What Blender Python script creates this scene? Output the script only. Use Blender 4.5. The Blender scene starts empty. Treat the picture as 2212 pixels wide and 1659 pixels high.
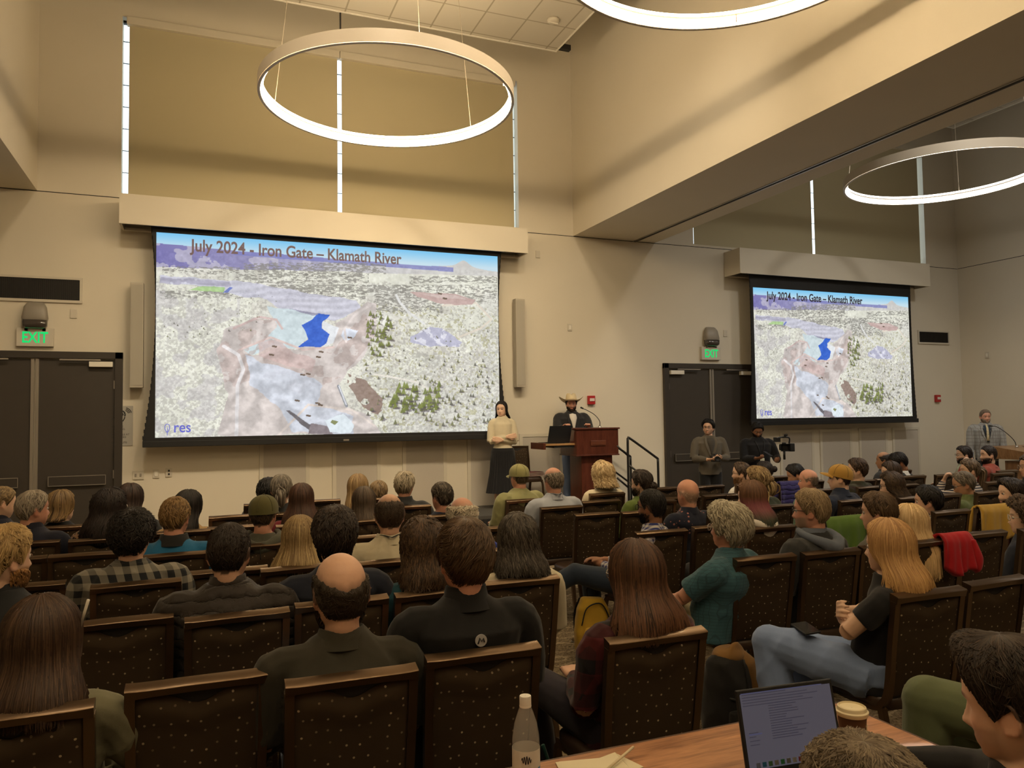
import bpy, bmesh, math, random
import numpy as np
from mathutils import Matrix, Vector
PI = math.pi
C = bpy.context.scene.collection
SC = bpy.context.scene

# ------------------------------------------------------------ camera, world, exposure
def make_camera():
    yaw, pit, rol = 0.38596, 0.04537, -0.014227
    fw = Vector((math.sin(yaw)*math.cos(pit), math.cos(yaw)*math.cos(pit), math.sin(pit)))
    r = Vector((math.cos(yaw), -math.sin(yaw), 0)); u = r.cross(fw)
    r2 = r*math.cos(rol)+u*math.sin(rol); u2 = -r*math.sin(rol)+u*math.cos(rol)
    m = Matrix.Identity(4)
    for i in range(3):
        m[i][0] = r2[i]; m[i][1] = u2[i]; m[i][2] = -fw[i]
    m[0][3], m[1][3], m[2][3] = 0, 0, 1.72
    cd = bpy.data.cameras.new('camera'); cd.sensor_width = 36; cd.lens = 36*1657/2212
    cd.clip_start = .05; cd.clip_end = 100
    o = bpy.data.objects.new('camera', cd); C.objects.link(o); o.matrix_world = m
    SC.camera = o
make_camera()
w = bpy.data.worlds.new('daylight'); SC.world = w; w.use_nodes = True
w.node_tree.nodes['Background'].inputs[0].default_value = (.86, .95, 1, 1)
w.node_tree.nodes['Background'].inputs[1].default_value = 2.6
SC.view_settings.view_transform = 'Standard'; SC.view_settings.look = 'None'
SC.view_settings.exposure = 0; SC.view_settings.gamma = 1
RING_POWER = 41.0
RING_COL = (1.0, .76, .45)
RING_FAR = 7.0
RING_FAR_COL = (1.0, .93, .80)
SC.cycles.use_adaptive_sampling = True; SC.cycles.adaptive_threshold = .025
SC.cycles.max_bounces = 6; SC.cycles.diffuse_bounces = 3; SC.cycles.glossy_bounces = 2
SC.cycles.transmission_bounces = 6; SC.cycles.transparent_max_bounces = 6
SC.cycles.sample_clamp_indirect = 4
# added unseen spots that brighten lower walls, seats and far bay: (x, y, height, power, colour); their housings are built with the ceiling
FILL_SPOTS = [(-.6, 5.6, 7.37, 'w'), (1.4, 5.6, 7.37, 'w'), (3.4, 6.0, 7.37, 'w'), (4.6, 5.8, 7.37, 'w'), (-.6, 2.2, 7.37, 'b'), (3.6, 1.8, 7.37, 'b'), (9.2, 5.6, 7.49, 'f'), (12.6, 5.6, 7.49, 'f'), (9.6, 1.5, 7.49, 'f')]
for x, y, z, k in FILL_SPOTS:
    ld = bpy.data.lights.new('fill_spot', 'SPOT'); ld.energy = {'w': 760, 'b': 130, 'f': 760}[k]; ld.color = (1, .82, .56) if k != 'f' else (1, .94, .83)
    ld.shadow_soft_size = .3; ld.spot_size = math.radians(84 if k == 'w' else 120); ld.spot_blend = 1.0
    o = bpy.data.objects.new('fill_spot', ld); C.objects.link(o); o.location = (x, y, z-.02); o.rotation_euler = (math.radians(39 if k == 'w' else 20), 0, 0)

# ------------------------------------------------------------ helpers
def srgb(*c):
    o = []
    for x in c:
        x /= 255.; o.append(x/12.92 if x <= .04045 else ((x+.055)/1.055)**2.4)
    return tuple(o)
MATS = {}
class NT:
    def __init__(s, name):
        s.m = bpy.data.materials.new(name); s.m.use_nodes = True; s.t = s.m.node_tree
        s.b = s.t.nodes['Principled BSDF']; s.tc = None
    def n(s, t, **k):
        x = s.t.nodes.new('ShaderNode'+t)
        for a, v in k.items():
            if a.startswith('i_'):
                key = a[2:]; key = int(key) if key.isdigit() else key.replace('_', ' ')
                x.inputs[key].default_value = v
            else: setattr(x, a, v)
        return x
    def l(s, a, b): s.t.links.new(a, b)
    def co(s, kind='Object', scale=None):
        if not s.tc: s.tc = s.n('TexCoord')
        o = s.tc.outputs[kind]
        if scale:
            mp = s.n('Mapping'); mp.inputs['Scale'].default_value = scale; s.l(o, mp.inputs[0]); o = mp.outputs[0]
        return o
    def bump(s, h, strength=.3, dist=.002):
        b = s.n('Bump'); b.inputs['Strength'].default_value = strength; b.inputs['Distance'].default_value = dist
        s.l(h, b.inputs['Height']); s.l(b.outputs[0], s.b.inputs['Normal'])
    def mix(s, f, a, b):
        m = s.n('Mix', data_type='RGBA')
        for k, v in ((0, f), (6, a), (7, b)):
            if isinstance(v, (int, float)): m.inputs[k].default_value = v
            elif isinstance(v, tuple): m.inputs[k].default_value = (*v[:3], 1)
            else: s.l(v, m.inputs[k])
        return m.outputs[2]
    def math(s, op, a, b=None, c=None):
        m = s.n('Math', operation=op)
        for k, v in enumerate((a, b, c)):
            if v is None: continue
            if isinstance(v, (int, float)): m.inputs[k].default_value = v
            else: s.l(v, m.inputs[k])
        return m.outputs[0]
def plain(name, col, rough=.5, metal=0, noise=0, nscale=30, bump=0, bscale=200, spec=.5, emit=None, trans=0, coat=0, alpha=1):
    if name in MATS: return MATS[name]
    t = NT(name); b = t.b
    b.inputs['Base Color'].default_value = (*col, 1); b.inputs['Roughness'].default_value = rough
    b.inputs['Metallic'].default_value = metal; b.inputs['Specular IOR Level'].default_value = spec
    b.inputs['Transmission Weight'].default_value = trans; b.inputs['Coat Weight'].default_value = coat
    b.inputs['Alpha'].default_value = alpha
    if noise:
        nz = t.n('TexNoise', i_Scale=nscale, i_Detail=4.0); t.l(t.co(), nz.inputs['Vector'])
        d = tuple(x*(1-noise) for x in col); e = tuple(min(1, x*(1+noise)) for x in col)
        t.l(t.mix(nz.outputs[0], d, e), b.inputs['Base Color'])
    if bump:
        nz = t.n('TexNoise', i_Scale=bscale, i_Detail=3.0); t.l(t.co(), nz.inputs['Vector']); t.bump(nz.outputs[0], bump)
    if emit:
        b.inputs['Emission Color'].default_value = (*emit[:3], 1); b.inputs['Emission Strength'].default_value = emit[3]
    MATS[name] = t.m
    return t.m

def V3(x): return np.array(x, float)
def mk(name, vf, mat=None, parent=None, smooth=True, col=None, loc=None, auto=None):
    v, f = vf[0], vf[1]
    me = bpy.data.meshes.new(name)
    me.from_pydata(np.asarray(v, float).tolist(), [], [tuple(int(i) for i in q) for q in f])
    if col is not None:
        a = me.color_attributes.new('col', 'FLOAT_COLOR', 'POINT')
        c = np.ones((len(v), 4), np.float32); c[:, :3] = col; a.data.foreach_set('color', c.ravel())
    me.update()
    if smooth: me.polygons.foreach_set('use_smooth', [True]*len(me.polygons))
    if auto and hasattr(me, 'set_sharp_from_angle'): me.set_sharp_from_angle(angle=auto)
    if mat: me.materials.append(mat)
    o = bpy.data.objects.new(name, me); C.objects.link(o)
    if parent: o.parent = parent
    if loc is not None: o.location = loc
    return o
def tag(o, label=None, cat=None, group=None, kind=None):
    if label: o['label'] = label
    if cat: o['category'] = cat
    if group: o['group'] = group
    if kind: o['kind'] = kind
    return o
def thing(name, label, cat, loc=(0, 0, 0), rz=0, group=None):
    o = bpy.data.objects.new(name, None); C.objects.link(o); o.location = loc; o.rotation_euler = (0, 0, rz)
    o.empty_display_size = .05
    return tag(o, label, cat, group)
def join(*L):
    V = []; F = []; n = 0
    for v, f in L:
        v = np.asarray(v, float); V.append(v); F += [tuple(i+n for i in q) for q in f]; n += len(v)
    return (np.concatenate(V), F)
def xf(vf, M=None, t=None):
    v = np.asarray(vf[0], float)
    if M is not None: v = v@np.asarray(M, float).T
    if t is not None: v = v+np.asarray(t, float)
    return (v, vf[1])
def rot(rz=0, rx=0, ry=0):
    return np.array((Matrix.Rotation(rz, 3, 'Z') @ Matrix.Rotation(rx, 3, 'X') @ Matrix.Rotation(ry, 3, 'Y')))
def box(c, s, b=0.0, M=None):
    """box with chamfered edges: centre, full size, bevel"""
    bm = bmesh.new(); bmesh.ops.create_cube(bm, size=1)
    for v in bm.verts: v.co = Vector((v.co.x*s[0], v.co.y*s[1], v.co.z*s[2]))
    if b: bmesh.ops.bevel(bm, geom=bm.edges[:], offset=b, segments=2, affect='EDGES', profile=.6)
    bm.verts.ensure_lookup_table()
    v = np.array([tuple(x.co) for x in bm.verts]); f = [tuple(q.index for q in p.verts) for p in bm.faces]; bm.free()
    return xf((v, f), M, c)
def bx(x0, x1, y0, y1, z0, z1, b=0.0):
    return box(((x0+x1)/2, (y0+y1)/2, (z0+z1)/2), (x1-x0, y1-y0, z1-z0), b)
def gridf(nr, nc, wrap=True, flip=False):
    F = []
    for i in range(nr-1):
        for j in range(nc if wrap else nc-1):
            a = i*nc+j; b = i*nc+(j+1) % nc
            q = (a, b, b+nc, a+nc)
            F.append(q[::-1] if flip else q)
    return F
def rings(R, cap=True):
    """R: list of (n,3) rings -> closed mesh"""
    n = len(R[0]); V = np.concatenate(R); F = gridf(len(R), n)
    if cap:
        a = len(V); V = np.vstack([V, R[0].mean(0), R[-1].mean(0)])
        F += [((j+1) % n, j, a) for j in range(n)]; k = (len(R)-1)*n
        F += [(k+j, k+(j+1) % n, a+1) for j in range(n)]
    return (V, F)
def loft(secs, n=20, e=2.0):
    """sections (cx, cy, cz, rx, ry) stacked along z, superellipse exponent e"""
    R = []; a = np.linspace(0, 2*PI, n, endpoint=False); c, s = np.cos(a), np.sin(a)
    X = np.sign(c)*abs(c)**(2/e); Y = np.sign(s)*abs(s)**(2/e)
    for q in secs:
        R.append(np.c_[q[0]+q[3]*X, q[1]+q[4]*Y, np.full(n, q[2])])
    return rings(R)
def lathe(prof, n=32, c=(0, 0, 0), cap=False):
    a = np.linspace(0, 2*PI, n, endpoint=False)
    return xf(rings([np.c_[r*np.cos(a), r*np.sin(a), np.full(n, z)] for r, z in prof], cap), None, c)
def smoothpath(P, k=6):
    P = np.asarray(P, float)
    if len(P) < 3: return P
    Q = np.vstack([2*P[0]-P[1], P, 2*P[-1]-P[-2]]); o = []
    for i in range(1, len(Q)-2):
        for t in np.linspace(0, 1, k, endpoint=False):
            a, b, c, d = Q[i-1], Q[i], Q[i+1], Q[i+2]
            o.append(.5*((2*b)+(-a+c)*t+(2*a-5*b+4*c-d)*t*t+(-a+3*b-3*c+d)*t**3))
    o.append(Q[-2]); return np.array(o)
def tube(P, r, n=10, flat=1.0, up=(0, 0, 1), cap=True, sq=False, closed=False):
    P = np.asarray(P, float); m = len(P)
    r = np.interp(np.linspace(0, 1, m), np.linspace(0, 1, len(r)), r) if hasattr(r, '__len__') else np.full(m, r)
    T = np.gradient(P, axis=0) if not closed else np.roll(P, -1, 0)-np.roll(P, 1, 0)
    T /= np.linalg.norm(T, axis=1)[:, None]+1e-9
    up = V3(up)
    if abs(T[0]@up) > .95: up = V3((0, 1, 0)) if abs(T[0][1]) < .9 else V3((1, 0, 0))
    s = np.cross(T[0], up); s /= np.linalg.norm(s); R = []
    a = np.linspace(0, 2*PI, n, endpoint=False)
    if sq: a = np.array([PI/4, 3*PI/4, 5*PI/4, 7*PI/4])
    k = 1.414 if sq else 1
    for i in range(m):
        s = s-(s@T[i])*T[i]; s /= np.linalg.norm(s)+1e-9; u = np.cross(s, T[i])
        R.append(P[i]+k*r[i]*(np.outer(np.cos(a), s)+flat*np.outer(np.sin(a), u)))
    if closed: 
        V = np.concatenate(R); nn = len(a)
        return (V, [(i*nn+j, i*nn+(j+1) % nn, ((i+1) % m)*nn+(j+1) % nn, ((i+1) % m)*nn+j) for i in range(m) for j in range(nn)])
    return rings(R, cap)
def ell(c, r, M=None, n=14, m=9):
    th = np.linspace(0.02, PI-.02, m); a = np.linspace(0, 2*PI, n, endpoint=False)
    R = [np.c_[np.sin(t)*np.cos(a), np.sin(t)*np.sin(a), np.full(n, -np.cos(t))]*V3(r) for t in th]
    return xf(rings(R), M, c)
_tmp = [None]
def remesh(vf, voxel, smooth=3, sub=False):
    me = bpy.data.meshes.new('tmp'); me.from_pydata(np.asarray(vf[0]).tolist(), [], [tuple(int(i) for i in q) for q in vf[1]]); me.update()
    o = bpy.data.objects.new('tmp', me); C.objects.link(o)
    m = o.modifiers.new('r', 'REMESH'); m.mode = 'VOXEL'; m.voxel_size = voxel
    if smooth:
        s = o.modifiers.new('s', 'SMOOTH'); s.factor = .5; s.iterations = smooth
    dg = bpy.context.evaluated_depsgraph_get(); e = o.evaluated_get(dg); em = e.to_mesh()
    n = len(em.vertices); V = np.empty(n*3, np.float32); em.vertices.foreach_get('co', V)
    np_ = len(em.polygons); Q = np.empty(len(em.loops), np.int32); em.loops.foreach_get('vertex_index', Q)
    ls = np.empty(np_, np.int32); em.polygons.foreach_get('loop_start', ls)
    F = Q.reshape(-1, 4).tolist() if len(Q) == 4*np_ else [Q[a:b].tolist() for a, b in zip(ls, list(ls[1:])+[len(Q)])]
    e.to_mesh_clear(); bpy.data.objects.remove(o); bpy.data.meshes.remove(me)
    return (V.reshape(-1, 3).astype(float), F)
def normals(vf):
    V, F = vf; F4 = np.array([q if len(q) == 4 else (*q, q[-1]) for q in F]); 
    N = np.cross(V[F4[:, 2]]-V[F4[:, 0]], V[F4[:, 3]]-V[F4[:, 1]]); O = np.zeros_like(V)
    for k in range(4): np.add.at(O, F4[:, k], N)
    return O/(np.linalg.norm(O, axis=1)[:, None]+1e-12)
def folds(vf, amp, seed, scale=1.0, k=6):
    """cloth folds: sum of slanted waves pushed along the normals"""
    V, F = vf; N = normals(vf); r = np.random.RandomState(seed); h = np.zeros(len(V))
    for i in range(k):
        d = r.normal(size=3)*(1, 1, .8); d /= np.linalg.norm(d); fr = r.uniform(14, 42)*scale
        w = V+.03*np.sin(V[:, [1, 2, 0]]*r.uniform(8, 16)+r.uniform(0, 6, 3))
        h += (1-abs(np.sin(w@d*fr/2+r.uniform(0, 6))))**2.0*r.uniform(.5, 1)
    h = h/k*3.2-1.0
    return (V+N*(h*amp)[:, None], F)
def text(s, size, loc, rot_, mat, parent=None, name='lettering', extrude=.001, align='LEFT', sx=1.0, off=0.0, width=None):
    cu = bpy.data.curves.new(name, 'FONT'); cu.body = s; cu.size = size; cu.extrude = extrude; cu.align_x = align; cu.offset = off
    cu.space_character = 1.0
    o = bpy.data.objects.new(name, cu); C.objects.link(o); dg = bpy.context.evaluated_depsgraph_get()
    me = bpy.data.meshes.new_from_object(o.evaluated_get(dg)); bpy.data.objects.remove(o); bpy.data.curves.remove(cu)
    me.materials.clear(); me.materials.append(mat)
    if width:
        xs = [v.co.x for v in me.vertices]; sx = width/(max(xs)-min(xs))
    o = bpy.data.objects.new(name, me); C.objects.link(o); o.location = loc; o.rotation_euler = rot_; o.scale = (sx, 1, 1)
    if parent: o.parent = parent
    return o
# ------------------------------------------------------------ room materials
def wall_mat(name, col):
    t = NT(name); t.b.inputs['Roughness'].default_value = .75; t.b.inputs['Specular IOR Level'].default_value = .25
    n = t.n('TexNoise', i_Scale=1.3, i_Detail=3.0); t.l(t.co(), n.inputs['Vector'])
    t.l(t.mix(n.outputs[0], tuple(c*.96 for c in col), tuple(min(1, c*1.03) for c in col)), t.b.inputs['Base Color'])
    n2 = t.n('TexNoise', i_Scale=180.0, i_Detail=2.0); t.l(t.co(), n2.inputs['Vector']); t.bump(n2.outputs[0], .12, .001)
    return t.m
M_wall = wall_mat('painted_wall', (.70, .64, .53))
M_shade = plain('blind_fabric', (.50, .44, .29), .9, bump=.1, bscale=400)
M_dark = plain('dark_gap', (.02, .018, .016), .8)
M_white = plain('white_metal', (.78, .74, .66), .45)
M_door = plain('door_paint', (.05, .042, .035), .42, noise=.08, nscale=8)
M_frame = plain('door_frame_paint', (.045, .038, .032), .4)
M_alu = plain('brushed_aluminium', (.45, .42, .38), .35, metal=.8)
def tile_mat():
    t = NT('ceiling_tiles'); t.b.inputs['Roughness'].default_value = .9
    br = t.n('TexBrick', offset=0.0, squash=1.0); br.inputs['Scale'].default_value = 1.0
    br.inputs['Brick Width'].default_value = .61; br.inputs['Row Height'].default_value = .61; br.inputs['Mortar Size'].default_value = .012
    br.inputs['Color1'].default_value = (.56, .52, .44, 1); br.inputs['Color2'].default_value = (.53, .49, .415, 1); br.inputs['Mortar'].default_value = (.34, .30, .23, 1)
    t.l(t.co(), br.inputs['Vector']); t.l(br.outputs[0], t.b.inputs['Base Color'])
    n2 = t.n('TexNoise', i_Scale=220.0); t.l(t.co(), n2.inputs['Vector']); t.bump(n2.outputs[0], .2, .001)
    return t.m
M_tile = tile_mat()
def carpet_mat():
    t = NT('patterned_carpet'); t.b.inputs['Roughness'].default_value = .95; t.b.inputs['Specular IOR Level'].default_value = .1
    n = t.n('TexNoise', i_Scale=38.0, i_Detail=6.0, i_Roughness=.75); t.l(t.co(), n.inputs['Vector'])
    wv = t.n('TexWave', wave_type='RINGS', i_Scale=2.2, i_Distortion=9.0, i_Detail=3.0); wv.inputs['Detail Scale'].default_value = 2.2; t.l(t.co(), wv.inputs['Vector'])
    line = t.math('GREATER_THAN', wv.outputs['Fac'], .93)
    vo = t.n('TexNoise', i_Scale=120.0, i_Detail=2.0); t.l(t.co(scale=(1, .35, 1)), vo.inputs['Vector'])
    r = t.n('ValToRGB'); r.color_ramp.elements[0].position = .38; r.color_ramp.elements[0].color = (.045, .032, .020, 1)
    r.color_ramp.elements[1].position = .64; r.color_ramp.elements[1].color = (.30, .235, .15, 1)
    mx = t.math('ADD', t.math('MULTIPLY', n.outputs[0], .6), t.math('MULTIPLY', vo.outputs[0], .4)); t.l(mx, r.inputs[0])
    t.l(t.mix(t.math('MULTIPLY', line, .55), r.outputs[0], (.38, .31, .21)), t.b.inputs['Base Color'])
    t.bump(mx, .6, .004)
    return t.m
M_carpet = carpet_mat()
def struct(name, vf, mat, parent=None, smooth=False, **k):
    o = mk(name, vf, mat, parent, smooth, **k)
    if not parent: o['kind'] = 'structure'
    return o
YW = 11.6; ZR = 4.82
# front wall, with the two blinded window openings above the reveal line
def wallrects(L, y0, y1): return join(*[bx(a, b, y0, y1, c, d) for a, b, c, d in L])
WL = [(-4.0, 15.13, 0, ZR-.012), (-4.0, -1.02, ZR, 8.5), (-1.02, 4.88, 7.36, 8.5), (4.88, 8.33, ZR, 8.5), (8.33, 14.2, 7.36, 8.5), (14.2, 15.13, ZR, 8.5), (-1.02, 4.88, ZR, 4.86), (8.33, 14.2, ZR, 4.86)]
struct('wall_front', wallrects(WL, YW, YW+.25), M_wall)
struct('trim_1', bx(-4.0, 15.13, YW+.006, YW+.1, ZR-.014, ZR+.002), M_dark)
struct('wall_right', join(bx(15.13, 15.35, -4, YW+.25, 0, ZR-.012), bx(15.13, 15.35, -4, YW+.25, ZR, 8.5)), M_wall)
struct('trim_2', bx(15.136, 15.3, -4, YW, ZR-.014, ZR+.002), M_dark)
struct('wall_left', bx(-4.2, -4.0, -4, YW+.25, 0, 8.5), M_wall)
struct('wall_back', bx(-4.2, 15.35, -4.2, -4.0, 0, 8.5), plain('dark_unseen_wall', (.10, .065, .04), .6))  # unseen wall, coloured dark so the chair metal reflects with more contrast
struct('floor', bx(-4.2, 15.35, -4.2, YW+.25, -.1, 0), M_carpet)
struct('ceiling', bx(-4.2, 15.35, -4.2, YW+.25, 8.5, 8.7), plain('ceiling_paint', (.5, .45, .36), .8))
# bulkheads between the room bays, with the partition track
struct('wall_bulkhead_right', join(bx(5.88, 7.06, -4, YW, ZR, 8.5), bx(7.12, 7.50, -4, YW, ZR, 8.5), bx(7.0, 7.2, -4, YW, ZR+.12, 8.5)), M_wall)
struct('trim_3', join(bx(7.05, 7.062, -4, YW, ZR-.012, ZR+.06), bx(7.118, 7.13, -4, YW, ZR-.012, ZR+.06)), M_alu)
struct('trim_4', bx(7.062, 7.118, -4, YW, ZR+.05, ZR+.1), M_dark)
struct('wall_bulkhead_left', bx(-3.6, -2.01, -4, YW, ZR, 8.5), M_wall)
# floating ceiling clouds
def cloud(name, x0, x1, y0, y1, z, tilt):
    o = struct(name, bx(x0, x1, y0, y1, 0, .06, .006), M_tile); o.location = (0, 0, z)
    e = struct('edge_trim', join(bx(x0-.02, x1+.02, y1, y1+.02, -.012, .09), bx(x1, x1+.02, y0, y1, -.012, .09), bx(x0-.02, x0, y0, y1, -.012, .09)), M_white, o)
    return o
cloud('ceiling_cloud_1', -1.05, 5.05, -2.6, 10.45, 7.38, 0)
cloud('ceiling_cloud_2', 8.3, 14.15, -2.6, 10.8, 7.5, 0)
struct('trim_5', join(bx(1.765, 1.785, 10.49, 10.51, 7.0, 7.45), bx(5.10, 5.30, 10.42, 10.50, 7.42, 7.5)), M_dark)
for i, (x, y, z, k) in enumerate(FILL_SPOTS):
    t = thing('fill_light', 'added unseen fill light in the tiled ceiling', 'ceiling light', (x, y, z), 0, 'added fill lights')
    mk('rim', lathe([(.085, .02), (.085, -.006), (.105, -.006), (.11, .01)], 24), M_white, t); mk('reflector', lathe([(.084, .0), (.06, .03), (.001, .035)], 24), plain('added_lamp_glow', (.8, .8, .8), .3, emit=(1, .85, .6, 3)), t)  # glowing fixture added around each unseen fill spot
# windows: glass, frame and mullions, two roller blinds each with daylight gaps
M_glass = plain('window_glass', (.9, .97, 1), .02, trans=1, spec=.5)
def window(n, x0, x1, gaps, zt, blindname):
    wn = struct('window_%d' % n, bx(x0, x1, YW+.14, YW+.15, 4.86, 7.36), M_glass)
    bars = [bx(x0, x1, YW+.12, YW+.2, 7.33, 7.36)]
    bars += [bx(x0, x1, YW+.15, YW+.17, 4.9+i*.31, 4.906+i*.31) for i in range(8)]
    struct('window_frame', join(*bars), M_dark, wn)
    xs = [x0]+[g for g in gaps]+[x1]
    edges = [(x0+gaps[0], x0+gaps[1]), (x0+gaps[2], x0+gaps[3])]
    for a, b in edges:
        t = thing('roller_blind', {(1, 0): 'olive beige roller blind in the left half of the window over the large screen', (1, 1): 'olive beige roller blind in the right half of the window over the large screen', (2, 0): 'grey beige roller blind beside the beam in the window over the smaller projection screen', (2, 1): 'grey beige roller blind nearest the right wall over the smaller projection screen'}[(n, int(a > x0+1))], 'window blind', ((a+b)/2, YW+.03, 0), 0, 'roller blinds on the high windows')
        h = (b-a)/2
        mk('blind_fabric', bx(-h, h, -.004, .004, 4.80, 7.30), M_shade, t, False)
        mk('bottom_bar', tube([(-h, 0, 4.80), (h, 0, 4.80)], .012, 8), M_white, t)
        mk('headbox', bx(-h-.03, h+.03, -.07, .04, 7.25, 7.36, .006), M_wall, t, False)
window(1, -1.02, 4.88, (.085, 2.935, 3.0, 5.825), 7.33, '')
window(2, 8.33, 14.2, (.03, 2.82, 2.89, 5.745), 7.2, '')
# valances above the screens
def valance(name, x0, x1, z0, z1, yf):
    o = struct(name, join(bx(x0, x1, yf, yf+.03, z0, z1), bx(x0, x0+.03, yf+.031, YW, z0, z1), bx(x1-.03, x1, yf+.031, YW, z0, z1), bx(x0+.031, x1-.031, yf+.031, YW, z1-.03, z1), bx(x0+.031, x1-.031, yf+.36, YW, z0, z0+.03)), M_wall)
    return o
valance('trim_6', -1.0, 4.84, 4.36, 4.76, 11.15)
valance('trim_7', 9.0, 13.75, 4.29, 4.75, 11.15)
# doors
def door(n, xc, zt):
    w = .925
    o = struct('door_%d' % n, join(bx(xc-w, xc-.022, YW-.012, YW+.03, 0.01, zt-.1), bx(xc+.022, xc+w, YW-.012, YW+.03, 0.01, zt-.1)), M_door)
    struct('door_frame', join(bx(xc-w-.1, xc-w-.005, YW-.06, YW+.02, 0, zt, .004), bx(xc+w+.005, xc+w+.1, YW-.06, YW+.02, 0, zt, .004), bx(xc-w-.1, xc+w+.1, YW-.06, YW+.02, zt-.09, zt, .004)), M_frame, o)
    struct('astragal', join(bx(xc-.045, xc-.008, YW-.035, YW-.012, .01, zt-.1), bx(xc+.008, xc+.045, YW-.035, YW-.012, .01, zt-.1)), M_alu, o)
    for s in (-1, 1):
        struct('push_bar', join(bx(xc+s*.5-.33, xc+s*.5+.33, YW-.06, YW-.012, .93, 1.05, .008)), M_frame, o)
        struct('push_bar_border', join(bx(xc+s*.5-.335, xc+s*.5+.335, YW-.064, YW-.058, 1.046, 1.056), bx(xc+s*.5-.335, xc+s*.5+.335, YW-.064, YW-.058, .924, .934), bx(xc+s*.5-.335, xc+s*.5-.327, YW-.064, YW-.058, .93, 1.05), bx(xc+s*.5+.327, xc+s*.5+.335, YW-.064, YW-.058, .93, 1.05)), M_alu, o)
        e = xc+s*(w-.02)
        c = struct('door_closer', join(bx(min(e-s*.28, e), max(e-s*.28, e), YW-.09, YW-.02, zt-.2, zt-.13, .006)), M_white, o)
        struct('closer_arm', join(bx(min(e-s*.62, e-s*.14), max(e-s*.62, e-s*.14), YW-.10, YW-.07, zt-.12, zt-.1)), M_alu, o)
        struct('hinge', join(*[bx(e+s*.01, e+s*.03, YW-.04, YW-.005, z, z+.11) for z in (.3, 1.0, 2.2)]), M_alu, o)
door(1, -2.0, 2.69); door(2, 8.63, 2.67)
# acoustic panels let into the wall under the screens
M_panel = plain('acoustic_fabric', (.50, .455, .395), .95, bump=.3, bscale=600, noise=.05, nscale=100)
def panel(x0, x1, z0, z1, lab, grp, nm='acoustic_panel'):
    t = thing(nm, lab, 'wall panel', ((x0+x1)/2, YW-.003, 0), 0, grp); h = (x1-x0)/2
    mk('fabric_panel', bx(-h, h, -.012, 0, z0, z1), M_panel, t, False)
    mk('panel_border', join(bx(-h-.055, -h, -.02, 0, z0-.04, z1+.05), bx(h, h+.055, -.02, 0, z0-.04, z1+.05), bx(-h, h, -.02, 0, z1, z1+.05)), plain('panel_border_paint', (.62, .57, .47), .6), t, False)
for i, (a, b) in enumerate(((.84, 1.43), (1.87, 2.48), (2.93, 3.53), (3.98, 4.40), )):
    panel(a, b, .2, 1.49, ['grey fabric wall panel under the big screen, leftmost of its row', 'grey fabric wall panel second from the left under the big screen', 'grey fabric wall panel third from the left under the big screen', 'grey fabric wall panel behind the standing woman in the black skirt'][i], 'grey acoustic panels under the large screen')
panel(4.88, 5.55, .5, 1.42, 'wide low wall panel on the stage wall behind the lectern tray', 'grey acoustic panels under the large screen')
for i, (a, b) in enumerate(((10.22, 10.93), (11.2, 11.9), (12.2, 12.85), (13.1, 13.75))):
    panel(a, b, .25, 1.38, ['pale grey wall panel right beside the cameraman, leftmost of four', 'second pale grey wall panel from the left under the smaller screen', 'third pale grey wall panel from the left under the smaller screen', 'rightmost pale grey wall panel under the smaller screen'][i], 'pale acoustic panels under the smaller screen')

# ------------------------------------------------------------ ring pendants
M_ring = plain('ring_housing', (.52, .45, .36), .5)
def ring_emit(name, col, p):
    return plain(name, (1, 1, 1), .5, emit=(*col, p))
M_re = ring_emit('warm_diffuser', RING_COL, RING_POWER); M_rf = ring_emit('dim_diffuser', RING_FAR_COL, RING_FAR)
def band(r0, r1, z0, z1, n=96):
    a = np.linspace(0, 2*PI, n, endpoint=False); c, s = np.cos(a), np.sin(a)
    R = [np.c_[r*c, r*s, np.full(n, z)] for r, z in ((r1, z0), (r1, z1), (r0, z1), (r0, z0), (r1, z0))]
    V = np.concatenate(R[:4]); F = []
    for i in range(4):
        for j in range(n):
            k = (j+1) % n; F.append((i*n+j, i*n+k, ((i+1) % 4)*n+k, ((i+1) % 4)*n+j))
    return (V, F)
def bandp(P, n=96):
    a = np.linspace(0, 2*PI, n, endpoint=False); c, s = np.cos(a), np.sin(a); k = len(P)
    V = np.concatenate([np.c_[r*c, r*s, np.full(n, z)] for r, z in P])
    return (V, [(i*n+j, i*n+(j+1) % n, ((i+1) % k)*n+(j+1) % n, ((i+1) % k)*n+j) for i in range(k) for j in range(n)])
def pendant(x, y, em, lab, r=1.45):
    t = thing('ring_pendant', lab, 'ceiling light', (x, y, 5.40), 0, 'large ring pendant lights')
    mk('housing', join(band(r-.012, r, 0, .135), band(r-.031, r-.0, -.010, -.005), band(r-.055, r-.013, .071, .094)), M_ring, t, True, auto=.6)
    mk('lower_diffuser', bandp([(r-.013, -.004), (r-.013, .070), (r-.062, .070), (r-.062, .036), (r-.030, -.004)]), em, t, True, auto=.6)
    mk('upper_diffuser', band(r-.05, r-.013, .095, .128), em, t, True, auto=.6)
    for k in range(4): mk('joint', xf(box((r-.038, 0, .048), (.056, .010, .082)), rot(k*PI/2+.9)), M_ring, t, False)
    for k in (.5, 2.6, 4.7): mk('cable', tube([(r*.97*math.cos(k), r*.97*math.sin(k), .12), (r*.8*math.cos(k), r*.8*math.sin(k), 2.06)], .0035, 5), M_ring, t)
pendant(2.01, 8.61, M_re, 'glowing ring pendant hanging in front of the blinds above the large screen')
pendant(3.78, 4.62, M_re, 'brightly glowing ring pendant cut off by the top edge of the picture')
pendant(10.84, 8.49, M_rf, 'dim ring pendant in the far bay beyond the ceiling beam')
pendant(.3, .6, M_re, 'added unseen ring pendant lighting the back rows')  # out of view, added for more light on the audience
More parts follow.
